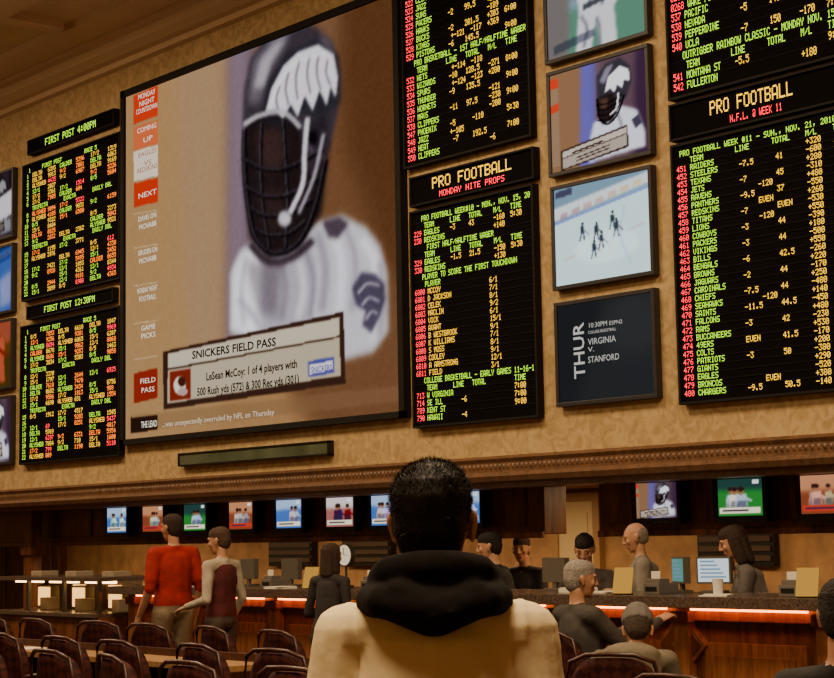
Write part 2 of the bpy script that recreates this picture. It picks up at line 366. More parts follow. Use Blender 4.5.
# ---- big screen
sx0,sx1,sz0,sz1=-15.70,-11.11,2.535,6.32
BS=empty('projection_screen')
q=MB();f=.07
q.box(sx0,sx1,YM-.05,YM-.002,sz0,sz1,0)
q.box(sx0,sx1,YM-.085,YM-.05,sz1-f,sz1,0);q.box(sx0,sx1,YM-.085,YM-.05,sz0,sz0+f*.8,0)
q.box(sx0,sx0+f,YM-.085,YM-.05,sz0,sz1,0);q.box(sx1-f,sx1,YM-.085,YM-.05,sz0,sz1,0)
q.build('frame',[M_BEZ],parent=BS)
ix0,ix1,iz0,iz1=sx0+f,sx1-f,sz0+f*.8,sz1-f
YS=YM-.055
def mpS(px,py):
    x,z=W(px,py,YS);return (x-ix0)/(ix1-ix0),(iz1-z)/(iz1-iz0)
c=Canvas(430,390,(150,112,74),mpS,1.3)
c.poly([(120,60),(235,20),(222,420),(120,450)],(156,120,80),6)
c.poly([(175,40),(225,20),(222,380),(190,400)],(150,120,92),10,.8)
c.poly([(228,-140),(262,-140),(258,340),(226,360)],(104,88,100),7)
c.poly([(234,-140),(248,-140),(244,340),(231,360)],(126,108,120),5,.6)
c.poly([(262,-160),(420,-200),(420,420),(300,420),(256,300)],(102,70,47),8)
c.poly([(330,-160),(420,-200),(420,330),(385,260),(345,150)],(82,52,32),10)
c.poly([(300,-160),(330,-160),(338,60),(320,40)],(116,86,66),8,.7)
# jersey
c.poly([(231,332),(231,274),(240,252),(256,240),(290,242),(318,222),(342,216),(366,228),(380,246),(387,272),(388,332),(374,352),(345,360),(300,345)],(190,187,194),2.4)
c.poly([(232,330),(234,270),(246,250),(266,252),(262,340)],(230,228,234),3)
c.poly([(262,246),(300,240),(316,256),(306,340),(262,340)],(158,151,163),4,.85)
for (p0,p1,p2,w_,cc) in (((246,258),(242,290),(244,325),4,(170,164,178)),((256,256),(256,290),(252,330),4,(244,242,246)),((318,232),(326,270),(322,312),8,(136,128,144)),((330,226),(342,262),(340,312),8,(228,226,232)),
   ((346,228),(356,262),(352,312),5,(140,130,144)),((300,262),(304,290),(298,320),7,(212,208,214)),((362,240),(374,258),(378,284),8,(234,232,236)),((282,262),(286,290),(282,320),6,(124,114,128)),
   ((238,300),(250,312),(262,330),5,(150,144,160)),((306,250),(314,280),(310,320),4,(110,100,116)),((366,300),(374,320),(372,340),7,(222,218,226)),((380,262),(384,300),(380,336),5,(140,132,144))):
    c.curve([p0,p1,p2],w_,cc,2.2,.8)
c.poly([(322,222),(340,217),(350,224),(338,240),(328,238)],(54,42,52),1.8,.9)
c.curve([(250,244),(268,262),(292,258),(314,240)],8,(52,40,48),1.8)
# sleeve wing emblem
c.poly([(352,288),(362,272),(376,274),(385,284),(386,300),(380,318),(372,334),(362,326),(366,312),(356,306)],(60,52,70),1.4,.92)
c.curve([(358,294),(368,284),(380,286)],2,(196,192,202),.9,.8);c.curve([(362,306),(370,298),(380,302)],2,(196,192,202),.9,.8);c.curve([(366,320),(372,312),(378,314)],2,(196,192,202),.9,.7)
c.poly([(246,262),(282,262),(278,318),(258,314)],(60,46,56),4,.5)
# head: dark cage interior
c.poly([(246,118),(262,100),(300,96),(330,140),(322,214),(300,248),(268,260),(250,238),(243,170)],(34,26,27),2.6)
c.poly([(256,130),(282,126),(286,150),(282,170),(268,174),(258,166)],(54,39,36),4.5)
c.poly([(256,190),(284,188),(282,228),(264,232)],(46,34,33),4)
# helmet shell
c.poly([(243,128),(244,92),(251,58),(267,38),(291,26),(317,27),(333,43),(341,78),(338,114),(330,148),(314,180),(306,158),(300,124),(286,109),(262,111)],(54,47,54),2)
c.poly([(248,104),(253,62),(270,42),(292,31),(284,50),(268,74),(260,104)],(98,90,100),3.2,.9)
c.poly([(254,88),(261,60),(276,43),(286,39),(272,62),(264,88)],(180,172,182),2.6,.75)
c.poly([(320,32),(332,46),(338,80),(335,104),(328,70)],(96,86,98),2.2,.8)
c.poly([(306,128),(328,110),(328,146),(314,174)],(38,32,38),2.5,.8)
c.curve([(304,126),(312,150),(322,160)],4,(88,80,92),1.8,.7)
c.ell(313,138,5,7.5,(18,14,18),1.4)
# wing decal: long feathers sweeping back
c.poly([(262,120),(268,84),(288,52),(316,40),(340,56),(341,104),(318,116),(300,112),(284,130),(270,126)],(34,34,41),2,.7)
c.poly([(266,112),(272,88),(284,66),(299,52),(318,45),(334,55),(338,78),(336,98),(331,86),(327,106),(320,90),(313,111),(305,96),(298,117),(291,104),(283,120),(277,110)],(216,211,218),1.1)
for a_,b_ in (((300,60),(298,100)),((310,56),(311,94)),((319,55),(321,90)),((328,60),(331,86)),((289,72),(289,106)),((280,86),(279,112))):
    c.curve([a_,((a_[0]+b_[0])/2-3,(a_[1]+b_[1])/2),b_],2,(98,88,102),.9,.9)
c.curve([(270,110),(280,82),(298,62),(326,54)],2.2,(246,244,248),1.2,.8)
# brow band and cage
c.curve([(244,125),(262,115),(284,113),(301,128)],4.5,(178,170,178),1.2);c.curve([(245,131),(262,121),(284,120),(298,133)],2.4,(30,24,28),.9)
dk=(18,14,17);hi=(118,108,118)
for pts,w_ in (([(245,130),(245,160),(248,200),(256,238),(276,254),(300,242),(316,206),(326,160)],5.5),([(262,124),(261,160),(263,204),(270,250)],3.8),([(284,122),(286,160),(288,204),(286,250)],3.8),([(245,160),(266,170),(290,168),(324,150)],4.6),([(248,188),(266,197),(290,195),(318,180)],4.6),([(251,208),(266,216),(290,214),(313,200)],4.6),([(256,230),(270,236),(290,234),(306,222)],4)):
    c.curve(pts,w_,dk,1.0);c.curve([(x-.9,y-1.4) for x,y in pts],1.2,hi,.9,.6)
c.curve([(308,118),(305,150),(303,184),(290,214)],4.6,(206,200,206),1.1);c.curve([(324,134),(314,178),(299,214)],3.4,(160,152,162),1.1,.9)
c.ell(285,219,6.5,7.5,(192,186,194),1.5)
c.a=blur(c.a,.8)
rs_=np.random.RandomState(4);c.a=c.a+blur(rs_.randn(c.h,c.w,1),1.2)*.018
# lower third graphic
c.poly([(163,352),(344,312),(346,384),(164,410)],(52,34,28),.6)
c.poly([(168,354),(340,318),(340,336),(168,369)],(188,176,154),.6)
c.poly([(168,371),(340,338),(341,376),(168,404)],(174,160,136),.6)
c.poly([(170,372),(191,369),(191,399),(170,402)],(110,36,22),.6)
c.ell(180,386,6,9,(220,206,190),.7);c.ell(182,382,4,5,(60,30,24),.6);c.ell(183,392,5,4,(170,140,140),.6)
c.poly([(308,362),(334,357),(335,373),(309,378)],(62,66,140),.7)
c.poly([(310,365),(333,361),(333,370),(310,375)],(206,196,206),.5)
# left menu
c.poly([(134,96),(158,86),(158,116),(134,125)],(190,48,22),.5)
c.poly([(134,128),(158,120),(158,144),(134,151)],(196,92,54),.5)
c.poly([(134,152),(158,145),(158,176),(134,182)],(214,196,174),.5)
c.poly([(134,184),(158,178),(158,202),(134,208)],(184,44,20),.5)
for yy in (212,246,284,322,358):c.poly([(134,yy+2),(158,yy-2),(158,yy-1),(134,yy+3)],(190,160,120),.4)
c.poly([(134,374),(158,368),(158,398),(134,404)],(128,36,22),.5)
c.poly([(131,416),(400,386),(400,402),(131,432)],(120,90,62),1,.5)
c.poly([(131,418),(158,415),(158,430),(131,434)],(40,26,20),.5)
picture(c,ix0,ix1,iz0,iz1,YS,BS,1.25)
def text(s,px0,py,px1,h,colr,parent=BS,Y=None,bold=0.012,k=1.3):
    Y=Y or YS-.004
    x0,z0=W(px0,py,Y);x1,_=W(px1,py,Y);zt=W(px0,py-h,Y)[1]
    cu=bpy.data.curves.new('caption','FONT');cu.body=s;cu.size=1;cu.offset=bold;cu.resolution_u=2
    o=bpy.data.objects.new('caption',cu);COL.objects.link(o)
    bpy.context.view_layer.update();d=o.dimensions
    o.scale=((x1-x0)/max(d.x,.01),(zt-z0)/.72,1);o.rotation_euler=(math.pi/2,0,0);o.location=(x0,Y,z0)
    cu.materials.append(emat('caption_%s'%(colr,),[(v/255.)**2.2 for v in colr],k));o.parent=parent;return o
DKT=(30,22,20);WT=(236,226,206)
text('SNICKERS FIELD PASS',192,359,276,8,DKT,bold=.025);text('LeSean McCoy: 1 of 4 players with',206,380.5,297,8,DKT,bold=.025)
text('500 Rush yds (572) & 300 Rec yds (301)',197,396,299,8,DKT,bold=.025);text('SNICKERS',311,373,332,6,(50,60,150))
for s,x0_,y,x1_ in (('MONDAY',138,100,155),('NIGHT',139,107,154),('COUNTDOWN',136,115,157),('COMING',137,134,156),('UP',143,143,152),('NEXT',138,199,156),('DAVIS ON',138,222,156),('MCNABB',139,230,156),
 ('GRUDEN ON',138,256,157),('MCNABB',139,264,156),('MONDAY NIGHT',137,294,157),('FOOTBALL',139,302,156),('GAME',141,331,155),('PICKS',141,339,155),('FIELD',140,384,155),('PASS',141,393,154)):
    text(s,x0_,y,x1_,5.2,WT,bold=.0)
for s,x0_,y,x1_ in (('EAGLES',138,158,156),('VS',144,166,151),('REDSKINS',137,174,157)):text(s,x0_,y,x1_,5,(140,50,40),bold=.0)
text('THE LEAD',141,428,157,6.5,WT)
text('...was unexpectedly overruled by NFL on Thursday',162,427,274,5.5,(205,190,165),bold=0)
# ---- wall monitors
def monitor(x0,x1,z0,z1,cv,st,name='wall_monitor',b=.032,y=YM):
    e=empty(name);q=MB()
    q.box(x0,x1,y-.05,y-.002,z0,z1,0)
    for bx in((x0,x1,z1-b,z1),(x0,x1,z0,z0+b),(x0,x0+b,z0+b,z1-b),(x1-b,x1,z0+b,z1-b)):q.box(bx[0],bx[1],y-.07,y-.05,bx[2],bx[3],0)
    q.build('housing',[mat('bezel_charcoal',(.03,.026,.028),.4)],bevel=.004,parent=e);picture(cv,x0+b,x1-b,z0+b,z1-b,y-.054,e,st);return e
def legpic(w=110,h=92):
    # close-up of players in white, only the lower half of the frame is in the photo
    c=Canvas(w,h,(100,116,120));c.poly([(0,0),(1,0),(1,.5),(0,.7)],(116,146,164),2);c.poly([(0,.62),(1,.44),(1,1),(0,1)],(80,124,104),3);c.poly([(0,0),(.28,0),(.22,1),(0,1)],(104,98,96),3)
    c.poly([(.30,.25),(.44,.05),(.70,.0),(.84,.2),(.80,.52),(.70,.66),(.72,1),(.56,1),(.52,.72),(.46,1),(.30,1),(.34,.6)],(206,206,212),1.4)
    c.poly([(.62,.2),(.9,.26),(.98,.5),(.92,.56),(.76,.44)],(222,222,228),1.2);c.ell(.95,.56,.05,.05,(122,80,56),.8)
    for p in ([(.42,.2),(.48,.4),(.44,.6)],[(.6,.15),(.62,.4),(.58,.62)],[(.52,.72),(.55,.85),(.54,1)],[(.70,.3),(.78,.42),(.9,.5)],[(.36,.66),(.42,.8),(.38,.98)]):c.curve(p,.035,(114,112,128),1.2,.9)
    c.poly([(.46,.22),(.58,.18),(.60,.44),(.48,.46)],(54,58,78),1.2,.9);c.poly([(.38,.56),(.72,.50),(.72,.56),(.38,.62)],(50,54,60),.9,.9)
    c.poly([(.22,.3),(.36,.2),(.40,.34),(.30,.5)],(120,80,58),1.2);c.poly([(.06,.88),(.5,.82),(.5,.9),(.06,.97)],(40,44,60),.8,.6);return c
def fieldpic(w=90,h=70):
    c=Canvas(w,h,(88,150,70));c.poly([(0,0),(1,0),(1,.35),(0,.42)],(190,205,215),1);c.poly([(0,.40),(1,.33),(1,.5),(0,.55)],(120,170,80),2)
    for cx,cy,r in((.45,.35,.16),(.7,.42,.15)):
        c.ell(cx,cy,r,.2,(235,235,235),1);c.poly([(cx-.1,.5),(cx+.12,.5),(cx+.16,.95),(cx+.03,.95),(cx,.7),(cx-.06,.95),(cx-.17,.95)],(225,225,228),1)
        c.ell(cx-.05,cy-.2,.08,.09,(170,110,60),1);c.line([(cx,cy),(cx+.2,cy+.12)],.06,(150,100,70),.8)
    return c
def helmetpic(w=110,h=110):
    c=Canvas(w,h,(110,92,104));c.poly([(0,0),(.4,0),(.34,1),(0,1)],(124,92,66),3);c.poly([(.34,0),(.5,0),(.47,1),(.30,1)],(90,84,158),2);c.poly([(.5,0),(1,0),(1,1),(.5,1)],(84,64,72),5);c.poly([(.9,0),(1,0),(1,1),(.86,1)],(54,36,56),3)
    c.poly([(.42,.74),(.46,.6),(.75,.5),(.90,.58),(.97,.8),(.97,.95),(.4,.98)],(205,205,218),1.5);c.curve([(.7,.55),(.74,.68),(.73,.78)],.03,(130,124,140),1);c.poly([(.84,.66),(.92,.62),(.95,.72),(.88,.76)],(60,54,70),.8)
    c.poly([(.5,.35),(.50,.14),(.6,.04),(.74,.02),(.84,.12),(.86,.28),(.8,.42),(.7,.5)],(50,46,54),1.2);c.poly([(.53,.2),(.6,.08),(.68,.06),(.58,.24)],(120,114,130),1.2)
    c.poly([(.58,.33),(.62,.18),(.74,.10),(.83,.16),(.84,.28),(.78,.25),(.76,.33),(.71,.28),(.68,.35),(.64,.30)],(228,224,230),.7)
    c.poly([(.5,.36),(.66,.34),(.72,.5),(.66,.62),(.55,.64),(.5,.54)],(36,28,28),1.2);c.poly([(.53,.38),(.61,.38),(.6,.48),(.54,.48)],(72,52,44),1)
    for k in range(4):c.curve([(.495,.42+k*.055),(.6,.44+k*.055),(.76-.02*k,.39+k*.055)],.014,(14,11,13),.5)
    c.curve([(.5,.36),(.52,.56),(.6,.645),(.7,.58),(.78,.4)],.02,(14,11,13),.5);c.curve([(.72,.36),(.70,.5),(.63,.56)],.018,(215,208,214),.5)
    c.poly([(.10,.80),(.80,.70),(.81,.92),(.10,1.0)],(44,30,28),.6);c.poly([(.12,.815),(.79,.72),(.79,.78),(.12,.875)],(180,168,154),.5);c.poly([(.12,.885),(.79,.79),(.79,.90),(.12,.985)],(158,146,134),.5)
    for z in(.925,.955):c.line([(.26,z-.02),(.62,z-.07)],.014,(60,45,40),.4)
    c.line([(.22,.845),(.55,.80)],.02,(60,45,40),.4)
    c.poly([(0,.05),(.09,.05),(.09,.95),(0,.95)],(140,114,92),.6,.6)
    c.poly([(0,.05),(.09,.05),(.09,.15),(0,.15)],(190,56,30),.5);c.poly([(0,.32),(.09,.3),(.09,.38),(0,.4)],(190,56,30),.5);return c
def rinkpic(w=110,h=96):
    c=Canvas(w,h,(190,218,218));c.poly([(0,0),(1,0),(1,.16),(0,.36)],(104,130,150),1.5);c.poly([(0,.2),(1,.02),(1,.13),(0,.33)],(196,206,208),1);c.line([(0,.36),(1,.17)],.02,(90,110,190),.8)
    for k in range(7):c.poly([(.06+k*.13,.27-k*.03),(.15+k*.13,.25-k*.03),(.15+k*.13,.31-k*.03),(.06+k*.13,.33-k*.03)],(150+k*10,90+k*14,110),.8,.6)
    c.line([(.1,.75),(.95,.52)],.015,(200,110,110),.8,.5);c.ell(.55,.68,.34,.16,(210,234,236),2);c.curve([(.75,.3),(.7,.6),(.8,.9)],.012,(110,130,200),.8,.5)
    for px,py in((.45,.50),(.50,.60),(.62,.42),(.30,.48),(.66,.50),(.42,.68)):
        c.poly([(px-.018,py-.05),(px+.02,py-.05),(px+.024,py+.03),(px-.02,py+.03)],(44,50,62),.7);c.ell(px+.004,py-.07,.012,.016,(30,30,40),.5);c.line([(px+.01,py-.02),(px+.07,py+.05)],.008,(90,80,80),.5);c.line([(px-.01,py+.03),(px-.03,py+.10)],.014,(56,56,66),.5);c.line([(px+.012,py+.03),(px+.022,py+.10)],.014,(56,56,66),.5)
    c.poly([(.02,.03),(.2,.01),(.2,.08),(.02,.10)],(60,60,80),.6);return c
def darkpic(w=90,h=80):
    c=Canvas(w,h,(50,52,54));c.poly([(0,0),(.5,0),(.2,1),(0,1)],(42,44,47),5);c.ell(.8,.3,.3,.3,(58,60,62),6);return c
monitor(-9.34,-8.28,4.295,5.135,helmetpic(),1.4)
zz=W(547,65)[1];monitor(-9.35,-8.27,zz,zz+.87,legpic(),1.25)
monitor(-9.33,-8.29,3.40,4.22,rinkpic(),1.45)
e=monitor(-9.325,-8.30,2.497,3.305,darkpic(),.7)
Y4=YM-.058
LG=(200,196,188)
text('VIRGINIA',588,345,616,6.5,LG,e,Y4,.0,1);text('V.',588,352,594,5,LG,e,Y4,.0,1);text('STANFORD',588,363,619,6.5,LG,e,Y4,.0,1)
text('10:30PM',588,328,606,5,LG,e,Y4,.0,1);text('ESPN2',609,325,622,4,LG,e,Y4,.0,1)
text('COLLEGE BASKETBALL',588,334,616,3,LG,e,Y4,.0,1)
o=text('THUR',574,373,584,10,LG,e,Y4,.01,1)
x0_,z0_=W(585,378,Y4);xr=W(574,378,Y4)[0];zt=W(585,322,Y4)[1];o.data.size=1;o.scale=(1,1,1);o.rotation_euler=(0,0,0);bpy.context.view_layer.update();d=o.dimensions
o.rotation_euler=(math.pi/2,-math.pi/2,0);o.location=(x0_,Y4,z0_);o.scale=((zt-z0_)/d.x,(x0_-xr)/.72,1)
a0=W(13,200)[0]
for k,(yt,yb) in enumerate(((168,237),(243,312),(318,388),(395,464))):
    zt=W(10,yt)[1];zb_=W(10,yb)[1]
    cv=[helmetpic,rinkpic,fieldpic,helmetpic][k](70,50)
    if k==0:cv.a=cv.a*.6;cv.poly([(.6,.4),(.98,.3),(.98,.7),(.6,.75)],(200,190,200),1)
    if k==1:cv.a=cv.a*np.array([.3,.4,.7]);cv.poly([(.7,.5),(.98,.4),(.98,.9),(.72,.95)],(150,150,190),2,.7)
    if k==2:cv.a=cv.a*np.array([.75,.33,.22])
    monitor(a0-1.05,a0,zb_,zt,cv,1.2)
# ------------------------------------------------ hanging TVs in the betting recess
def hang(px,kind):
    yv=9.93;xc=W(px,520,yv)[0];e=empty('hanging_television');q=MB()
    w,z0_,z1_=.24,1.585,1.94
    q.box(xc-w,xc+w,yv,yv+.06,z0_,z1_,0)
    for bx in((xc-w,xc+w,z1_-.03,z1_),(xc-w,xc+w,z0_,z0_+.04),(xc-w,xc-w+.03,z0_+.04,z1_-.03),(xc+w-.03,xc+w,z0_+.04,z1_-.03)):q.box(bx[0],bx[1],yv-.015,yv,bx[2],bx[3],0)
    q.box(xc-.06,xc+.06,yv+.05,yv+.08,1.68,1.82,1)
    for k in range(3):q.box(xc-.02+.05*k,xc+.01+.05*k,yv-.017,yv-.014,z0_+.014,z0_+.022,1)
    q.build('housing',[M_BLK,M_METAL],bevel=.004,parent=e)
    picture(kind,xc-w+.04,xc+w-.04,z0_+.05,z1_-.04,yv-.003,e,1.3)
rp=random.Random(11)
def bcast(bg,bg2,fig,w=50,h=38,fl=(232,222,190)):
    c=Canvas(w,h,bg);c.poly([(0,0),(1,0),(1,rp.uniform(.3,.45)),(0,rp.uniform(.3,.5))],bg2,2)
    for k in range(3):
        x=rp.uniform(.25,.8);s=rp.uniform(.7,1.2);col=[min(255,max(0,v+rp.randint(-60,20))) for v in fig]
        c.poly([(x-.10*s,.45),(x+.10*s,.42),(x+.13*s,.8),(x-.12*s,.8)],col,.8);c.ell(x,.34,.06*s,.09*s,(150,96,70),.7);c.ell(x,.29,.065*s,.06*s,(40,28,26),.6)
        c.line([(x+.05,.5),(x+.2*s,.62)],.05,col,.6);c.poly([(x-.08*s,.62),(x+.1*s,.60),(x+.12*s,.8),(x-.1*s,.8)],(40,40,60),.8,.6)
    c.poly([(.04,.80),(.96,.80),(.96,.95),(.04,.95)],fl,.4);c.line([(.1,.87),(.7,.87)],.05,(60,40,60),.4);c.poly([(.8,.05),(.95,.05),(.95,.15),(.8,.15)],(225,225,230),.4);return c
BL=lambda:bcast((60,100,170),(150,175,210),(200,210,230));RD=lambda:bcast((120,60,40),(180,120,84),(205,192,175),fl=(180,50,34));GN=lambda:bcast((40,116,46),(34,60,56),(215,220,222))
for px,kd in ((117,BL),(153,RD),(195,GN),(241,RD),(289,BL),(340,lambda:bcast((150,90,84),(205,190,190),(90,60,70))),(386,BL),(464,BL),(657,lambda:helmetpic(60,48)),(741,GN),(826,RD)):
    hang(px,kd())
xa=W(541,520,10.05)[0];xb=W(596,520,10.05)[0]
for (u,v) in((-22,xa),(xb,4.9)):
    q=MB();q.box(u,v,10.09,10.35,1.53,1.988,0)
    k=u+.1
    while k<v-.8:
        q.box(k,k+.7,10.07,10.09,1.60,1.93,0);k+=.78
    q.box(u,v,10.06,10.09,1.50,1.55,0);q.build('header_panel',[M_WOOD],bevel=.006)
a=W(562,503,13)[0];b=W(597,503,13)[0]
q=MB();q.box(a,b,12.94,12.995,.01,1.86,0);q.box(a-.09,a,12.92,12.998,.01,1.95,1);q.box(b,b+.09,12.92,12.998,.01,1.95,1);q.box(a,b,12.92,12.998,1.86,1.95,1)
q.box(a+.08,b-.08,12.93,12.94,1.0,1.75,0);q.box(a+.08,b-.08,12.93,12.94,.15,.9,0);q.tube([(b-.07,12.93,.98),(b-.07,12.88,.98),(b-.16,12.88,.98)],.012,2)
q.build('door_1',[mat('door_cream',(.78,.64,.34),.5),mat('door_frame',(.45,.28,.12),.5),M_METAL],bevel=.01)
q=MB();q.box(-29,-23.0,12.85,12.99,.01,1.97,0)
for k in range(8):q.box(-28.9+k*.73,-28.3+k*.73,12.82,12.85,.2,1.8,0)
q.build('wood_wainscot',[M_WOOD],bevel=.01)
for px in (32,):
    x_=W(px,540,9.9)[0];q=MB();q.box(x_-.09,x_+.09,9.84,9.98,.0,1.975);q.box(x_-.12,x_+.12,9.81,10.01,0,.15);q.box(x_-.12,x_+.12,9.81,10.01,1.4,1.5);q.build('wood_post',[M_WOOD],bevel=.006)
# ------------------------------------------------ betting counter
CT=1.115;CX0=-14.35;CX1=-2.2
M_CP=woodmat('wood_counter_panel',(.19,.065,.022),(.34,.13,.045))
q=MB()
q.box(CX0,CX1,8.55,9.35,CT-.05,CT,1)
q.box(CX0,CX1,8.53,8.56,CT-.07,CT+.004,1)
q.box(CX0+.03,CX1,8.78,9.3,.0,CT-.05,0)
q.box(CX0+.03,CX1,8.74,8.78,CT-.16,CT-.05,2)
q.box(CX0+.03,CX1,8.70,8.78,0,.12,0)
k=CX0+.1
while k<CX1-.2:
    q.box(k,k+.12,8.70,8.78,.12,CT-.12,2);q.box(k-.02,k+.14,8.68,8.78,.12,.2,2);q.box(k-.02,k+.14,8.68,8.78,CT-.17,CT-.10,2)
    q.box(k+.2,k+1.0,8.76,8.78,.22,.82,2);q.box(k+.28,k+.92,8.745,8.76,.3,.74,2);k+=1.12
k=CX0+.1
while k<CX1-.9:
    q.box(k+.15,k+1.07,8.69,8.705,CT-.092,CT-.066,3);k+=1.12
q.box(CX0+.05,CX1,8.5,8.6,.16,.2,4)
xd=W(677,635,8.7)[0];zd=.80
for r_,y_,mi in ((.21,8.735,2),(.175,8.728,0),(.07,8.722,2)):
    q.add([(xd-r_,y_,zd),(xd,y_,zd-r_),(xd+r_,y_,zd),(xd,y_,zd+r_),(xd-r_,8.78,zd),(xd,8.78,zd-r_),(xd+r_,8.78,zd),(xd,8.78,zd+r_)],[(0,1,2,3),(0,1,5,4),(1,2,6,5),(2,3,7,6),(3,0,4,7)],mi)
q.build('betting_counter',[M_WOOD,M_GRAN,M_CP,emat('led_strip_orange',(1,.20,.02),13,True),M_METAL],bevel=.004)
# left display cabinets
x0_=W(2,590,8.6)[0];x1_=W(108,590,8.6)[0];q=MB()
q.box(x0_,x1_,8.5,9.3,0,.82,0);q.box(x0_,x1_,8.46,9.34,.82,.86,1);q.box(x0_,x1_,8.5,9.3,1.16,1.2,1)
n=3;w=(x1_-x0_)/n
for i in range(n+1):
    xx=x0_+min(i*w,(x1_-x0_)-.04);q.box(xx,xx+.04,8.5,8.54,.86,1.16,2);q.box(xx,xx+.04,9.26,9.3,.86,1.16,2)
q.box(x0_,x1_,9.2,9.25,.86,1.16,0)
for i in range(n):
    q.box(x0_+i*w+.16,x0_+i*w+w*.54,8.93,8.95,.89,1.08,3);q.box(x0_+i*w+w*.62,x0_+i*w+w*.82,8.8,8.95,.861,.98,4);q.box(x0_+i*w+.1,x0_+(i+1)*w-.1,8.7,8.76,1.135,1.16,5)
    q.box(x0_+i*w+.12,x0_+i*w+w*.56,8.95,9.05,.861,1.10,2);q.box(x0_+i*w+w*.62,x0_+i*w+w*.95,9.18,9.2,.95,1.10,3)
    q.tube([(x0_+i*w+.35,8.8,1.2),(x0_+i*w+.35,8.8,1.25)],[.05,.05],4);q.box(x0_+i*w+w*.6,x0_+i*w+w*.78,8.75,8.95,1.2,1.25,4)
q.build('display_counter',[M_WOOD,M_GRAN,M_METAL,emat('menu_glow',(1,.50,.12),2.6),mat('box_white',(.32,.25,.17),.6),emat('case_lamp',(1,.58,.22),9,True)],bevel=.004)
# counter-top items; occupied slots recorded so that nothing intersects
occ=[]
def PX(px,y):return W(px,560,y)[0]
def mon(px,rz,glow=(.75,.85,.9)):
    yy=9.20;x_=PX(px,yy);occ.append((x_,.22))
    e=empty('computer_monitor',(x_,yy,CT+.001),rz)
    q=MB();q.box(-.08,.08,-.06,.06,0,.015,0);q.box(-.02,.02,-.0,.025,.015,.08,0);q.box(-.12,.12,-.02,.03,.06,.24,0)
    q.box(-.108,.108,-.023,-.02,.073,.228,1)
    for k in range(5):q.box(-.09,.01+.02*k,-.025,-.023,.205-k*.026,.215-k*.026,2)
    q.build('monitor_body',[mat('grey_monitor_plastic',(.10,.085,.065),.5),emat('desktop_glow_%g'%glow[0],glow,1.0),emat('desktop_lines',(.2,.35,.5),.8)],bevel=.004,parent=e)
mon(714,math.radians(20));mon(680,math.radians(-30),(.10,.28,.24));mon(292,math.radians(180));mon(420,math.radians(170));mon(556,math.radians(178));mon(250,math.radians(175))
for px in (225,275,375,475,660,796):
    x_=PX(px,8.95);occ.append((x_,.16));q=MB();q.box(-.07,.07,-.10,.10,0,.07,0);q.box(-.06,.06,-.08,.02,.07,.10,0);q.box(-.05,.05,-.105,-.10,.02,.05,1);q.box(-.04,.04,-.05,-.045,.10,.15,2)
    q.build('ticket_printer',[mat('grey_plastic',(.14,.12,.10),.5),M_BLK,mat('paper_white',(.75,.68,.55),.8)],bevel=.005,loc=(x_,8.95,CT+.001))
for px in (150,310,455,622,806):
    x_=PX(px,8.68);occ.append((x_,.14));q=MB();q.box(-.06,.06,-.03,.03,0,.01,0);q.add([(-.07,-.02,.01),(.07,-.02,.01),(.07,.03,.18),(-.07,.03,.18),(-.07,-.01,.01),(.07,-.01,.01),(.07,.04,.18),(-.07,.04,.18)],[(0,1,2,3),(4,5,6,7),(0,1,5,4),(2,3,7,6),(0,3,7,4),(1,2,6,5)],1)
    q.build('counter_placard',[M_BLK,mat('placard_yellow',(.50,.34,.07),.6)],loc=(x_,8.68,CT+.001),rz=.3)
q=MB();xk=W(346,551,9.1)[0];occ.append((xk,.2))
q.tube([(0,0,0),(0,0,.02)],.06,0,20);q.tube([(0,0,.02),(0,0,.20)],.01,0);q.tube([(0,-.02,.27),(0,.02,.27)],.10,0,28);q.tube([(0,-.024,.27),(0,-.02,.27)],.085,1,28);q.box(-.003,.003,-.028,-.025,.27,.33,0);q.box(0,.045,-.028,-.025,.268,.273,0)
q.build('desk_clock',[M_METAL,emat('clock_face_lit',(1,.78,.48),.9)],loc=(xk,9.1,CT+.001))
rr=random.Random(5);k=CX0+.25
while k<CX1-.3:
    if all(abs(k-a_)>b_+.12 for a_,b_ in occ):
        q=MB();h=rr.choice([.008,.015,.03,.05,.07]);q.box(-.09,.09,-.11,.11,0,h,rr.choice([0,0,1]));q.box(-.08,.09,-.10,.10,h,h+.004,0,Matrix.Rotation(.15,4,'Z'))
        if rr.random()<.35:q.tube([(.0,.05,h),(0,.05,h+.10)],[.03,.036],2,14)
        q.build('paper_stack',[MC['paper_white'],mat('paper_cream',(.6,.48,.28),.8),mat('cup_white',(.7,.66,.58),.5)],loc=(k,rr.choice([8.72,8.95,9.1]),CT+.001),rz=rr.uniform(-.5,.5))
        k+=.12
    k+=.20
for px in (290,366,735):
    x_=W(px,550,12.9)[0];q=MB();q.box(x_-.45,x_+.45,12.9,12.98,1.2,1.62,0)
    for k in range(4):q.box(x_-.42,x_+.42,12.88,12.9,1.25+k*.09,1.30+k*.09,1)
    q.build('notice_rack',[M_BLK,mat('rack_bar',(.08,.05,.03),.5)])
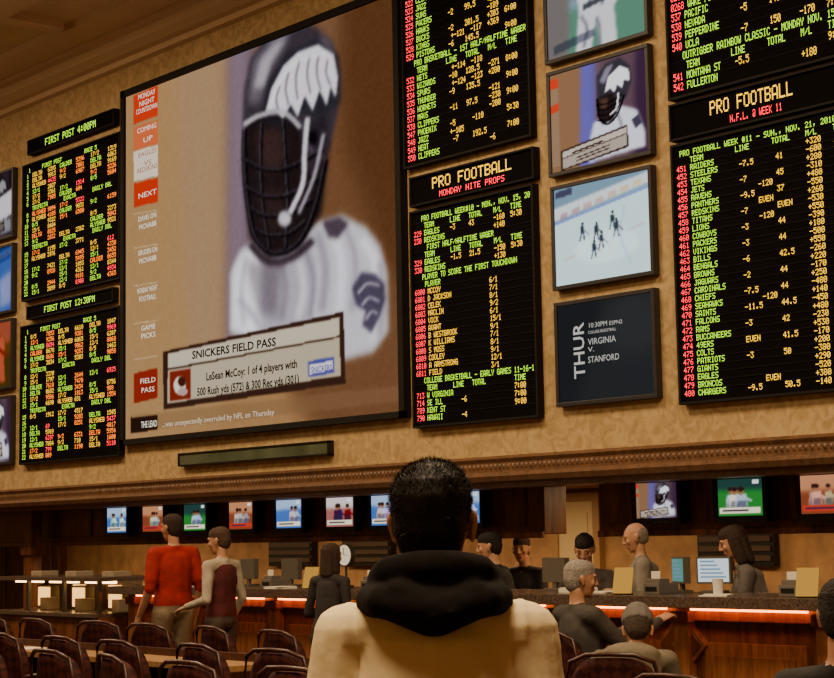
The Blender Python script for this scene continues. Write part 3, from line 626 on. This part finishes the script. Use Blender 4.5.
# ------------------------------------------------ chairs and desks
def chairmesh():
    q=MB();n=14
    vs=[];H=8
    for side in(0,1):
        for j in range(H+1):
            t=j/H;z=.50+.42*t;wd=.235*(1-.25*max(0,t-.6)**2*6)
            for i in range(n+1):
                u=-1+2*i/n;x=u*wd;zz=z-(.05*u**4)*t
                y=-.20-.05*t+.06*u*u-(.0 if side==0 else -.045)
                vs.append((x,y,zz))
    a=(H+1)*(n+1);fs=[]
    for j in range(H):
        for i in range(n):
            b=j*(n+1)+i;fs.append((b,b+1,b+n+2,b+n+1));fs.append((a+b+1,a+b,a+b+n+1,a+b+n+2))
    for i in range(n):
        fs.append((i,a+i,a+i+1,i+1));b=H*(n+1)+i;fs.append((b,b+1,a+b+1,a+b))
    for j in range(H):
        b=j*(n+1);fs.append((b,b+n+1,a+b+n+1,a+b));b+=n;fs.append((b,a+b,a+b+n+1,b+n+1))
    q.add(vs,fs,0)
    rim=[(-.24,-.19,.44),(-.245,-.18,.6),(-.24,-.20,.78),(-.21,-.215,.90),(-.12,-.245,.935),(0,-.255,.94),(.12,-.245,.935),(.21,-.215,.90),(.24,-.20,.78),(.245,-.18,.6),(.24,-.19,.44)]
    q.tube(rim,.012,1)
    q.box(-.23,.23,-.2,.25,.41,.49,0)
    for x in(-.21,.21):
        q.tube([(x,.22,.42),(x,.24,0)],[.017,.012],1);q.tube([(x,-.19,.46),(x,-.26,0)],[.017,.012],1)
        q.tube([(x*1.12,-.19,.66),(x*1.2,.0,.67),(x*1.2,.18,.66),(x*1.12,.21,.42)],.015,1)
    q.tube([(-.21,.22,.2),(.21,.22,.2)],.01,1);q.tube([(-.21,-.22,.2),(.21,-.22,.2)],.01,1)
    return q
def chmat():
    m=mat('chair_upholstery',(.11,.035,.025),.75,spec=.2);nt=m.node_tree;b=nt.nodes['Principled BSDF'];tc=nt.nodes.new('ShaderNodeTexCoord')
    mp=nt.nodes.new('ShaderNodeMapping');mp.inputs['Rotation'].default_value=(0,math.radians(45),0);mp.inputs['Scale'].default_value=(22,22,22)
    ck=nt.nodes.new('ShaderNodeTexChecker');ck.inputs['Scale'].default_value=1;ck.inputs[1].default_value=(.07,.017,.012,1);ck.inputs[2].default_value=(.034,.007,.007,1)
    nt.links.new(tc.outputs['Object'],mp.inputs[0]);nt.links.new(mp.outputs[0],ck.inputs[0]);nt.links.new(ck.outputs[0],b.inputs['Base Color']);return m
CH=chairmesh().build('lounge_chair',[chmat(),M_DARKW],smooth=True,loc=(-11.6,5.0,0),rz=.1)
spots=[]
for yy,xs in ((5.0,[-10.9,-10.2,-9.4,-8.6,-7.9,-7.2,-6.5,-5.0]),(5.75,[-12.3,-11.5,-10.7,-9.9,-9.1,-8.35,-7.6,-6.9,-6.1,-4.75]),(6.95,[-13.9,-13.2,-12.4,-11.6,-10.8,-10.0,-9.2,-8.4])):
    for x in xs:spots.append((x+random.uniform(-.06,.06),yy+random.uniform(-.05,.05)))
for x,y in spots:inst(CH,'lounge_chair',(x,y,0),random.uniform(-.25,.25))
for (x0_,x1_,yy) in ((-12.9,-9.0,6.42),(-8.6,-7.0,6.42)):
    q=MB();q.box(x0_,x1_,yy-.24,yy+.12,.71,.75,0);q.box(x0_,x1_,yy+.10,yy+.14,.3,.80,1)
    k=x0_
    while k<=x1_-.04:
        q.box(k,k+.04,yy-.2,yy+.12,0,.71,1);k+=(x1_-x0_-.04)/4
    q.box(x0_+.2,x0_+.5,yy-.2,yy,.751,.757,2);q.box(x0_+1.0,x0_+1.25,yy-.2,yy,.751,.757,2)
    q.build('reading_desk',[M_DESK,M_DARKW,MC['paper_white']],bevel=.005)
# ------------------------------------------------ people
def sphpts():
    P=[(0,0,1),(0,0,-1)]
    for j in range(1,7):
        t=math.pi*j/7
        for i in range(12):
            a=2*math.pi*i/12;P.append((math.sin(t)*math.cos(a),math.sin(t)*math.sin(a),math.cos(t)))
    return np.array(P)
SP=sphpts()
def v3(r):return np.array(r if isinstance(r,(tuple,list)) else (r,r,r),float)
def remesh(prims,voxel,smooth=3):
    """prims: (p0,r0,p1,r1,label) -> verts, faces, labels : one continuous skin"""
    V=[];Fs=[];o=0
    for p0,r0,p1,r1,lb in prims:
        bm=bmesh.new()
        for p,r in((p0,r0),(p1,r1)):
            for k in SP*v3(r)+np.array(p):bm.verts.new(k)
            if p0==p1:break
        bmesh.ops.convex_hull(bm,input=bm.verts[:],use_existing_faces=False)
        bm.verts.index_update()
        V+=[tuple(v.co) for v in bm.verts];Fs+=[tuple(v.index+o for v in f.verts) for f in bm.faces];o=len(V);bm.free()
    me=bpy.data.meshes.new('t');me.from_pydata(V,[],Fs);ob=bpy.data.objects.new('t',me);COL.objects.link(ob)
    m=ob.modifiers.new('r','REMESH');m.mode='VOXEL';m.voxel_size=voxel
    m=ob.modifiers.new('s','SMOOTH');m.factor=.5;m.iterations=smooth
    dg=bpy.context.evaluated_depsgraph_get();ev=ob.evaluated_get(dg);em=ev.to_mesh()
    n=len(em.vertices);A=np.zeros(n*3);em.vertices.foreach_get('co',A);A=A.reshape(-1,3)
    fs=[tuple(p.vertices) for p in em.polygons];ev.to_mesh_clear();bpy.data.objects.remove(ob);bpy.data.meshes.remove(me)
    fc=np.array([A[list(f)].mean(0) for f in fs])
    best=np.full(len(fs),1e9);lab=np.zeros(len(fs),int);names=[]
    for p0,r0,p1,r1,lb in prims:
        if lb not in names:names.append(lb)
        li=names.index(lb)
        for t in np.linspace(0,1,7):
            c=np.array(p0)*(1-t)+np.array(p1)*t;r=v3(r0)*(1-t)+v3(r1)*t
            d=(np.linalg.norm((fc-c)/r,axis=1)-1)*r.mean()
            k=d<best;best[k]=d[k];lab[k]=li
            if p0==p1:break
    return A,fs,[names[i] for i in lab]
def hand_prims(curl):
    P=[((0,-.01,0),(.024,.02,.018),(-.0,.035,0),(.036,.03,.014),'skin'),((0,.035,0),(.036,.03,.014),(0,.075,-.002),(.040,.014,.012),'skin')]
    for i,(x,L,r) in enumerate(((.031,.070,.0085),(.0105,.080,.0088),(-.010,.074,.0085),(-.030,.058,.0075))):
        p=np.array((x,.082,-.003));a=curl*.5;sp=x*.8
        for k,fr in enumerate((.45,.32,.23)):
            d=np.array((sp*.6,math.cos(a),-math.sin(a)))*L*fr*1.05;n=p+d
            P.append((tuple(p),r*(1-.08*k),tuple(n),r*(.94-.08*k),'skin'));p=n;a+=curl*(.8+.1*i)
    P+=[((.026,.012,-.004),.013,(.05,.042,-.012),.0115,'skin'),((.05,.042,-.012),.0105,(.060,.066,-.018),.0095,'skin'),((.060,.066,-.018),.0095,(.062,.088,-.024),.008,'skin')]
    return P
HAND={}
def hand(curl):
    if curl not in HAND:HAND[curl]=remesh(hand_prims(curl),.0042,2)
    return HAND[curl]
def head_prims(hair='short',hat=None,lb='hair',ear=0.):
    P=[((0,-.012,.032),(.072,.090,.083),(0,.012,.01),(.068,.082,.08),'skin'),
     ((0,.02,-.01),(.063,.072,.07),(0,.030,-.065),(.047,.052,.042),'skin'),
     ((0,.058,-.092),(.022,.02,.018),(0,.05,-.085),(.034,.03,.02),'skin'),
     ((0,.088,.018),(.009,.010,.012),(0,.104,-.022),(.012,.012,.010),'skin'),((-.012,.094,-.026),.008,(.012,.094,-.026),.008,'skin'),
     ((-.04,.079,.032),(.014,.012,.007),(.04,.079,.032),(.014,.012,.007),'skin'),
     ((-.020,.080,-.052),(.008,.009,.005),(.020,.080,-.052),(.008,.009,.005),'lips'),((-.016,.079,-.063),(.008,.010,.006),(.016,.079,-.063),(.008,.010,.006),'lips'),
     ((-.045,.064,-.015),(.016,.016,.018),(-.04,.06,-.03),(.014,.014,.016),'skin'),((.045,.064,-.015),(.016,.016,.018),(.04,.06,-.03),(.014,.014,.016),'skin')]
    for sg in(-1,1):
        P+=[((sg*.030,.079,.010),(.013,.011,.007),(sg*.032,.079,.010),(.013,.011,.007),'eye'),
            ((sg*.018,.090,.034),(.006,.005,.004),(sg*.044,.082,.036),(.006,.005,.003),lb),
            ((sg*(.077+ear),-.010,.010),(.008,.017,.017),(sg*(.072+ear*.7),.0,-.026),(.007,.010,.011),'skin')]
    if hair!='bald':
        P+=[((0,-.024,.046),(.079,.090,.080),(0,.012,.062),(.070,.078,.062),lb),((0,-.045,.01),(.073,.066,.08),(0,-.048,-.035),(.062,.05,.045),lb)]
    if hair=='thin':P=P[:-2]+[((0,-.045,.02),(.077,.066,.06),(0,-.048,-.03),(.064,.052,.04),lb)]
    if hair=='long':
        P+=[((-.062,-.01,.02),(.026,.045,.05),(-.068,-.012,-.12),(.026,.042,.05),lb),((.062,-.01,.02),(.026,.045,.05),(.068,-.012,-.12),(.026,.042,.05),lb),((0,-.06,.0),(.07,.05,.05),(0,-.07,-.14),(.075,.035,.05),lb)]
    if hat:
        P+=[((0,-.015,.062),(.088,.104,.07),(0,-.02,.085),(.078,.092,.06),'hat'),((0,-.03,.03),(.086,.088,.03),(0,-.02,.06),(.088,.10,.03),'hat'),((-.05,.10,.052),(.02,.03,.006),(.05,.10,.052),(.02,.03,.006),'hat'),((-.035,.135,.046),(.02,.03,.006),(.035,.135,.046),(.02,.03,.006),'hat'),((0,-.015,.15),.01,(0,-.015,.155),.008,'hat')]
    return P
SKIN=mat('skin_warm',(.46,.23,.13),.5,noise=.08,nscale=20)
def stand(**k):
    J=dict(pel=(0,0,.96),wa=(0,.0,1.10),ch=(0,.0,1.30),nb=(0,-.015,1.49),hd=(0,.02,1.635),
      ls=(-.175,-.005,1.42),le=(-.235,-.04,1.14),lw=(-.25,.04,.90),rs=(.175,-.005,1.42),re=(.235,-.04,1.14),rw=(.25,.04,.90),
      lh=(-.09,0,.93),lk=(-.10,.03,.50),la=(-.105,-.02,.085),rh=(.09,0,.93),rk=(.10,.03,.50),ra=(.105,-.02,.085),ltoe=.15,rtoe=.15)
    J.update(k);return J
def sit(h=.50,lean=.0,**k):
    d=h-.0
    J=dict(pel=(0,0,d+.07),wa=(0,.02+lean*.3,d+.22),ch=(0,.02+lean*.7,d+.42),nb=(0,lean,d+.60),hd=(0,.035+lean*1.15,d+.745),
      ls=(-.175,lean*.95,d+.53),le=(-.23,.06+lean,d+.27),lw=(-.16,.27+lean,d+.24),rs=(.175,lean*.95,d+.53),re=(.23,.06+lean,d+.27),rw=(.16,.27+lean,d+.24),
      lh=(-.09,.04,d+.06),lk=(-.12,.43,d+.05),la=(-.12,.40,max(.085,d-.38)),rh=(.09,.04,d+.06),rk=(.12,.43,d+.05),ra=(.12,.40,max(.085,d-.38)),ltoe=.15,rtoe=.15)
    J.update(k);return J
def person(name,loc,yaw,J,C,hair='short',hat=None,head=(0,0),s=1.,voxel=.013,fat=1.,sleeve='long',curl=.45,extra=[],vest=False,bodyvox=None,strands=False,ear=0.,layers=[],seams=False):
    f=fat;lowa='top' if sleeve=='long' else 'skin'
    T=lambda a,k=(0,0,0):tuple(np.array(J[a])+np.array(k))
    tt='vest' if vest else 'top'
    P=[(T('pel'),(.165*f,.115*f,.10),T('wa'),(.148*f,.108*f,.09),'bottom'),
       (T('pel',(0,0,.06)),(.168*f,.12*f,.07),T('wa'),(.152*f,.112*f,.09),tt),
       (T('wa'),(.152*f,.112*f,.09),T('ch'),(.165*f,.118*f,.10),tt),
       (T('ch'),(.165*f,.118*f,.10),T('ch',(0,-.005,.09)),(.155*f,.095*f,.06),tt),
       (T('ls'),.058*f,T('rs'),.058*f,'top'),(T('nb',(0,0,-.03)),(.062,.055,.04),T('ls'),.055*f,'top'),(T('nb',(0,0,-.03)),(.062,.055,.04),T('rs'),.055*f,'top'),
       (T('nb',(0,0,-.06)),.05,T('hd',(0,-.03,-.07)),.048,'skin'),
       (T('nb',(0,0,-.035)),(.066,.062,.02),T('nb',(0,0,-.01)),(.062,.058,.018),'top')]
    for sd in 'lr':
        P+=[(T(sd+'s'),.056*f,T(sd+'e'),.043*f,'top'),(T(sd+'e'),.042*f,T(sd+'w'),.03*f if lowa=='top' else .027,lowa),
            (T(sd+'h'),(.088*f,.095*f,.09),T(sd+'k'),.06,'bottom'),(T(sd+'k'),.06,T(sd+'a',(0,0,.02)),.045,'bottom'),
            (T(sd+'a',(0,-.02,-.035)),(.04,.045,.045),T(sd+'a',(0,J[sd+'toe'],-.05)),(.044,.06,.03),'shoe')]
        if sleeve=='short':
            m=tuple(np.array(J[sd+'s'])*.25+np.array(J[sd+'e'])*.75);P.append((T(sd+'s'),.062*f,m,.056*f,'top'))
    P+=extra
    A,fs,lb=remesh(P,bodyvox or voxel,3)
    if seams:   # sewn armhole seams, a yoke seam and soft pulled folds on the jacket
        x,y,z=A[:,0].copy(),A[:,1].copy(),A[:,2].copy();ctr=np.stack([x*.0+np.sign(x)*.10,y*0,z-.03],1);n=A-ctr;n/=np.linalg.norm(n,axis=1)[:,None]
        up=(z>1.0)&(z<1.5)
        xs_=.150+.03*np.clip((1.44-z)/.3,0,1)**2
        g=np.exp(-((np.abs(x)-xs_)/.006)**2)*up*.0075-np.exp(-((np.abs(x)-xs_-.013)/.008)**2)*up*.003
        g+=np.exp(-((z-1.315)/.005)**2)*(np.abs(x)<.16)*(y<0)*.004
        fold=(.004*np.sin(38*z+22*np.abs(x)+3*np.sin(9*x))+.003*np.sin(70*x+18*z))*up*np.clip((np.abs(x)-.03)/.1,0,1)
        A=A-n*(g+fold)[:,None]
    AV=[A];AF=list(fs);AL=list(lb);off=len(A)
    for ly in layers:
        B,hf,hl=remesh(ly,.007,5);AV.append(B);AF+=[tuple(i+off for i in f_) for f_ in hf];AL+=hl;off+=len(B)
    for sd in 'lr':
        e=Vector(J[sd+'e']);w=Vector(J[sd+'w']);d=(w-e).normalized()
        t=J.get(sd+'t') or ((0,1,0) if d.z<-.5 else ((1,0,.3) if sd=='l' else (-1,0,.3)));t=Vector(t);t=(t-d*t.dot(d)).normalized()
        z=t.cross(d)
        if sd=='r':z=-z
        B,hf,hl=hand(curl);Mx=np.array((t,d,z)).T
        AV.append(B@Mx.T+np.array(w+d*.012));AF+=[tuple(i+off for i in (f_ if sd=='l' else f_[::-1])) for f_ in hf];AL+=hl;off+=len(B)
    B,hf,hl=remesh(head_prims(hair,hat,ear=ear),.0062 if not strands else .0045,2)
    Rm=np.array((Matrix.Rotation(math.radians(head[0]),3,'Z')@Matrix.Rotation(math.radians(head[1]),3,'X')))
    H=B@Rm.T+np.array(J['hd']);AV.append(H);AF+=[tuple(i+off for i in f_) for f_ in hf];AL+=hl
    if strands:
        hb=np.array([B[list(f_)].mean(0) for f_,l in zip(hf,hl) if l=='hair' and B[list(f_)].mean(0)[2]>-.07])
        hb=hb[np.linalg.norm(hb-np.array((0,.08,.03)),axis=1)>.045]
        off+=len(B);rs=np.random.RandomState(2);SV=[];
        for k in range(16000):
            p=hb[rs.randint(len(hb))]+rs.randn(3)*.002;n_=p-np.array((0,-.01,.01));n_/=np.linalg.norm(n_)
            g=np.array((0,-.3,-.35))+rs.randn(3)*.35;dd=n_*.9+g*.7;dd/=np.linalg.norm(dd)
            sd_=np.cross(dd,rs.randn(3));sd_/=np.linalg.norm(sd_);L=.010*(.6+.6*rs.rand())*(1 if p[2]>-.02 else .5)
            if abs(p[0])>.06 and p[2]<.03:L*=.3
            p=p-n_*.002;SV+=[p+sd_*.0006,p-sd_*.0006,p+dd*L]
            AF.append((off,off+1,off+2));AL.append('hair');off+=3
        AV.append(np.array(SV)@Rm.T+np.array(J['hd']))
    V=np.concatenate(AV)*s
    ls=sorted(set(AL));me=bpy.data.meshes.new(name);me.from_pydata(V.tolist(),[],AF);me.update()
    for l in ls:
        cc=C.get(l)
        if l=='skin' and cc is None:me.materials.append(SKIN)
        elif l=='lips':me.materials.append(mat('lips',(.35,.12,.09),.5))
        elif l=='eye':me.materials.append(mat('eye_dark',(.06,.035,.025),.3))
        elif isinstance(cc,bpy.types.Material):me.materials.append(cc)
        else:
            cc=cc or (.05,.04,.035);me.materials.append(mat('%s_%.3f_%.3f_%.3f'%((l,)+tuple(cc)),cc,.85,noise=.2,nscale=12,bump=.7 if l!='hair' else .8,bscale=9 if l!='hair' else 120))
    me.polygons.foreach_set('material_index',[ls.index(l) for l in AL]);me.polygons.foreach_set('use_smooth',[True]*len(AF))
    o=bpy.data.objects.new(name,me);COL.objects.link(o);o.location=loc;o.rotation_euler[2]=math.radians(yaw);return o
BLKH=(.012,.008,.006)
# foreground spectator
fabric=mat('jacket_cream',(.86,.70,.40),.8,noise=.05,nscale=3,bump=.5,bscale=6)
hoodm=mat('hood_black',(.009,.007,.007),.95,bump=.5,bscale=10,spec=.15)
hood=[]
def chain(pts,r):
    for a,b in zip(pts,pts[1:]):hood.append((a,r,b,r,'hood'))
chain([(-.060,.09,1.47),(-.088,.05,1.495),(-.100,-.02,1.515),(-.082,-.075,1.53),(-.04,-.103,1.538),(.0,-.108,1.54),(.045,-.103,1.538),(.086,-.075,1.53),(.102,-.02,1.515),(.088,.05,1.495),(.060,.09,1.47)],(.028,.028,.030))
chain([(-.075,.08,1.44),(-.112,.03,1.46),(-.122,-.04,1.475),(-.098,-.10,1.475),(-.045,-.130,1.465),(.0,-.138,1.458),(.045,-.130,1.465),(.102,-.10,1.475),(.124,-.04,1.475),(.112,.03,1.46),(.075,.08,1.44)],(.027,.030,.032))
hood+=[((-.08,-.085,1.47),(.035,.035,.03),(0,-.13,1.438),(.045,.035,.028),'hood'),((.08,-.085,1.47),(.035,.035,.03),(0,-.13,1.438),(.045,.035,.028),'hood'),
  ((0,-.08,1.49),(.085,.05,.04),(0,-.115,1.458),(.07,.04,.035),'hood'),((-.06,-.12,1.50),(.03,.025,.014),(.03,-.148,1.455),(.03,.022,.014),'hood'),((.07,-.11,1.50),(.03,.025,.012),(.0,-.148,1.45),(.02,.022,.012),'hood')]
person('man_in_cream_jacket',(-2.385,2.10,0),48,stand(le=(-.242,-.03,1.12),re=(.242,-.03,1.12),lw=(-.235,.10,.88),rw=(.235,.10,.88),ls=(-.168,-.005,1.41),rs=(.168,-.005,1.41),hd=(0,.02,1.617)),
  dict(top=fabric,hood=hoodm,bottom=(.04,.05,.08),hair=mat('hair_black_short',(.010,.006,.004),.55),shoe=(.03,.02,.02)),head=(-8,6),s=.955,voxel=.010,bodyvox=.0065,fat=1.08,layers=[hood],strands=True,ear=.004,seams=True)
person('man_in_red_shirt',(PX(173,8.0),8.0,0),85,stand(lk=(-.10,.10,.50),la=(-.10,.10,.085),rk=(.10,.02,.50),ra=(.10,-.16,.085),rw=(.24,.06,.90),lw=(-.25,.12,.92)),
  dict(top=(.30,.010,.008),bottom=(.20,.145,.085),hair=(.03,.015,.01),shoe=(.02,.015,.012)),sleeve='short',s=1.0,fat=1.10,head=(15,0))
person('man_in_maroon_vest',(PX(221,7.95),7.95,0),105,stand(lk=(-.10,.12,.50),la=(-.10,.14,.085),lw=(-.20,.22,1.08),rw=(.22,.10,.93)),
  dict(top=(.42,.35,.26),vest=(.08,.010,.010),bottom=(.07,.045,.035),hair=(.07,.035,.02),shoe=(.02,.015,.012)),s=.93,fat=1.0,vest=True,head=(15,-8))
person('woman_in_dark_coat',(PX(330,8.0),8.0,0),10,stand(lw=(-.14,.25,1.12),rw=(.16,.25,1.10),pel=(0,-.06,.95),wa=(0,-.03,1.08),lh=(-.09,-.06,.93),rh=(.09,-.06,.93)),
  dict(top=(.022,.016,.016),bottom=(.02,.015,.015),hair=(.04,.02,.012),shoe=(.02,.015,.012)),hair='long',s=.85,fat=.9)
def stool(name,x,y,h,rz=0):
    q=MB();q.tube([(0,0,h-.07),(0,0,h-.05),(0,0,h-.01),(0,0,h)],[.16,.19,.19,.17],0,24);q.tube([(0,0,.04),(0,0,h-.06)],.03,1);q.tube([(0,0,0),(0,0,.03)],[.22,.2],1,24)
    q.tube([(.15*math.cos(t),.15*math.sin(t),.22) for t in np.linspace(0,2*math.pi,20)],.012,1,8)
    return q.build(name,[MC['chair_upholstery'],M_METAL],loc=(x,y,0),rz=rz)
def clerk(name,px,y,h,yaw,C,**k):
    x=PX(px,y);stool('bar_stool',x,y,h-.035);J=sit(h,lean=k.pop('lean',.12),**k.pop('J',{}))
    J['la']=(-.10,.20,.30);J['ra']=(.10,.20,.30);J['lk']=(-.11,.30,h+.0);J['rk']=(.11,.30,h+.0)
    return person(name,(x,y,0),yaw,J,C,**k)
clerk('man_in_black_jacket',510,9.8,.69,120,dict(top=(.012,.01,.012),bottom=(.02,.02,.02),hair=BLKH),head=(10,-8),fat=1.1)
clerk('seated_clerk',533,10.75,.66,190,dict(top=(.03,.025,.025),bottom=(.02,.02,.02),hair=(.05,.025,.015)),head=(20,-5))
clerk('seated_clerk',592,9.95,.66,205,dict(top=(.05,.035,.03),bottom=(.02,.02,.02),hair=BLKH),head=(10,-25),fat=1.08)
person('clerk_in_grey_shirt',(PX(645,9.66),9.66,0),135,stand(pel=(0,-.06,.95),wa=(0,-.02,1.08),ch=(0,.02,1.27),nb=(0,.03,1.45),hd=(0,.07,1.595),ls=(-.18,.025,1.38),rs=(.18,.025,1.38),le=(-.24,.04,1.10),lw=(-.18,.20,1.16),re=(.24,.04,1.10),rw=(.16,.20,1.16),lh=(-.09,-.06,.93),rh=(.09,-.06,.93)),
  dict(top=(.20,.17,.135),bottom=(.03,.025,.02),hair=(.25,.2,.15)),hair='thin',s=.935,fat=1.22,head=(0,-15))
clerk('woman_clerk',772,9.9,.70,135,dict(top=(.10,.085,.075),bottom=(.02,.02,.02),hair=(.04,.02,.012)),hair='long',head=(-5,-18),lean=.2)
def customer(name,px,y,yaw,C,seat='lounge_chair',**k):
    x=PX(px,y);a=math.radians(yaw);inst(CH,seat,(x,y,0),a)
    return person(name,(x,y,0),yaw,sit(.50,lean=k.pop('lean',.05),**k.pop('J',{})),C,**k)
customer('seated_old_man',580,7.75,-12,dict(top=(.05,.042,.036),bottom=(.035,.03,.03),hair=(.30,.26,.22)),head=(-20,-5),lean=-.03,fat=1.12,J=dict(pel=(0,0,.59),lw=(-.10,.40,.92),le=(-.24,.14,.80),re=(.24,.14,.84),rw=(.16,.46,.98)))
customer('seated_man_in_cap',618,6.5,30,dict(top=(.15,.12,.08),bottom=(.03,.03,.03),hair=(.05,.03,.02),hat=(.13,.115,.10)),hat=True,head=(10,-40),
  J=dict(wa=(0,.09,.68),ch=(0,.23,.82),nb=(0,.33,.93),hd=(0,.42,1.015),ls=(-.175,.30,.87),rs=(.175,.30,.87),le=(-.23,.38,.64),re=(.23,.38,.64),lw=(-.12,.52,.60),rw=(.12,.52,.60)))
customer('seated_man_in_dark_coat',838,4.6,20,dict(top=(.012,.01,.01),bottom=(.02,.02,.02),hair=BLKH),head=(10,-10),lean=.0)
# ------------------------------------------------ lights
def area(name,loc,sx,sy,e,c=(1,.75,.46),rot=(0,0,0)):
    l=bpy.data.lights.new(name,'AREA');l.shape='RECTANGLE';l.size=sx;l.size_y=sy;l.energy=e;l.color=c
    o=bpy.data.objects.new(name,l);COL.objects.link(o);o.location=loc;o.rotation_euler=rot;return o
for i,x in enumerate((-22,-16,-10,-4)):
    area('ceiling_light',(x,5.5,6.88),2.2,1.6,(320,310,330,370)[i])
area('ceiling_light',(-2.2,.6,6.88),2,2,460);area('ceiling_light',(-9,.5,6.88),2,2,180)
for x in (-18,-8):area('ceiling_bounce_fill',(x,5.0,6.1),5,.5,60,rot=(math.pi,0,0))  # unseen fill lamps, added to stand in for light bounced up onto the ceiling
for x in (-20,-16,-12.5,-9,-5.5):area('recess_light',(x,11.2,1.97),2.6,.8,58,(1,.64,.33))
w=bpy.data.worlds.new('world');S.world=w;w.use_nodes=True;w.node_tree.nodes['Background'].inputs[0].default_value=(.05,.03,.015,1);w.node_tree.nodes['Background'].inputs[1].default_value=.5
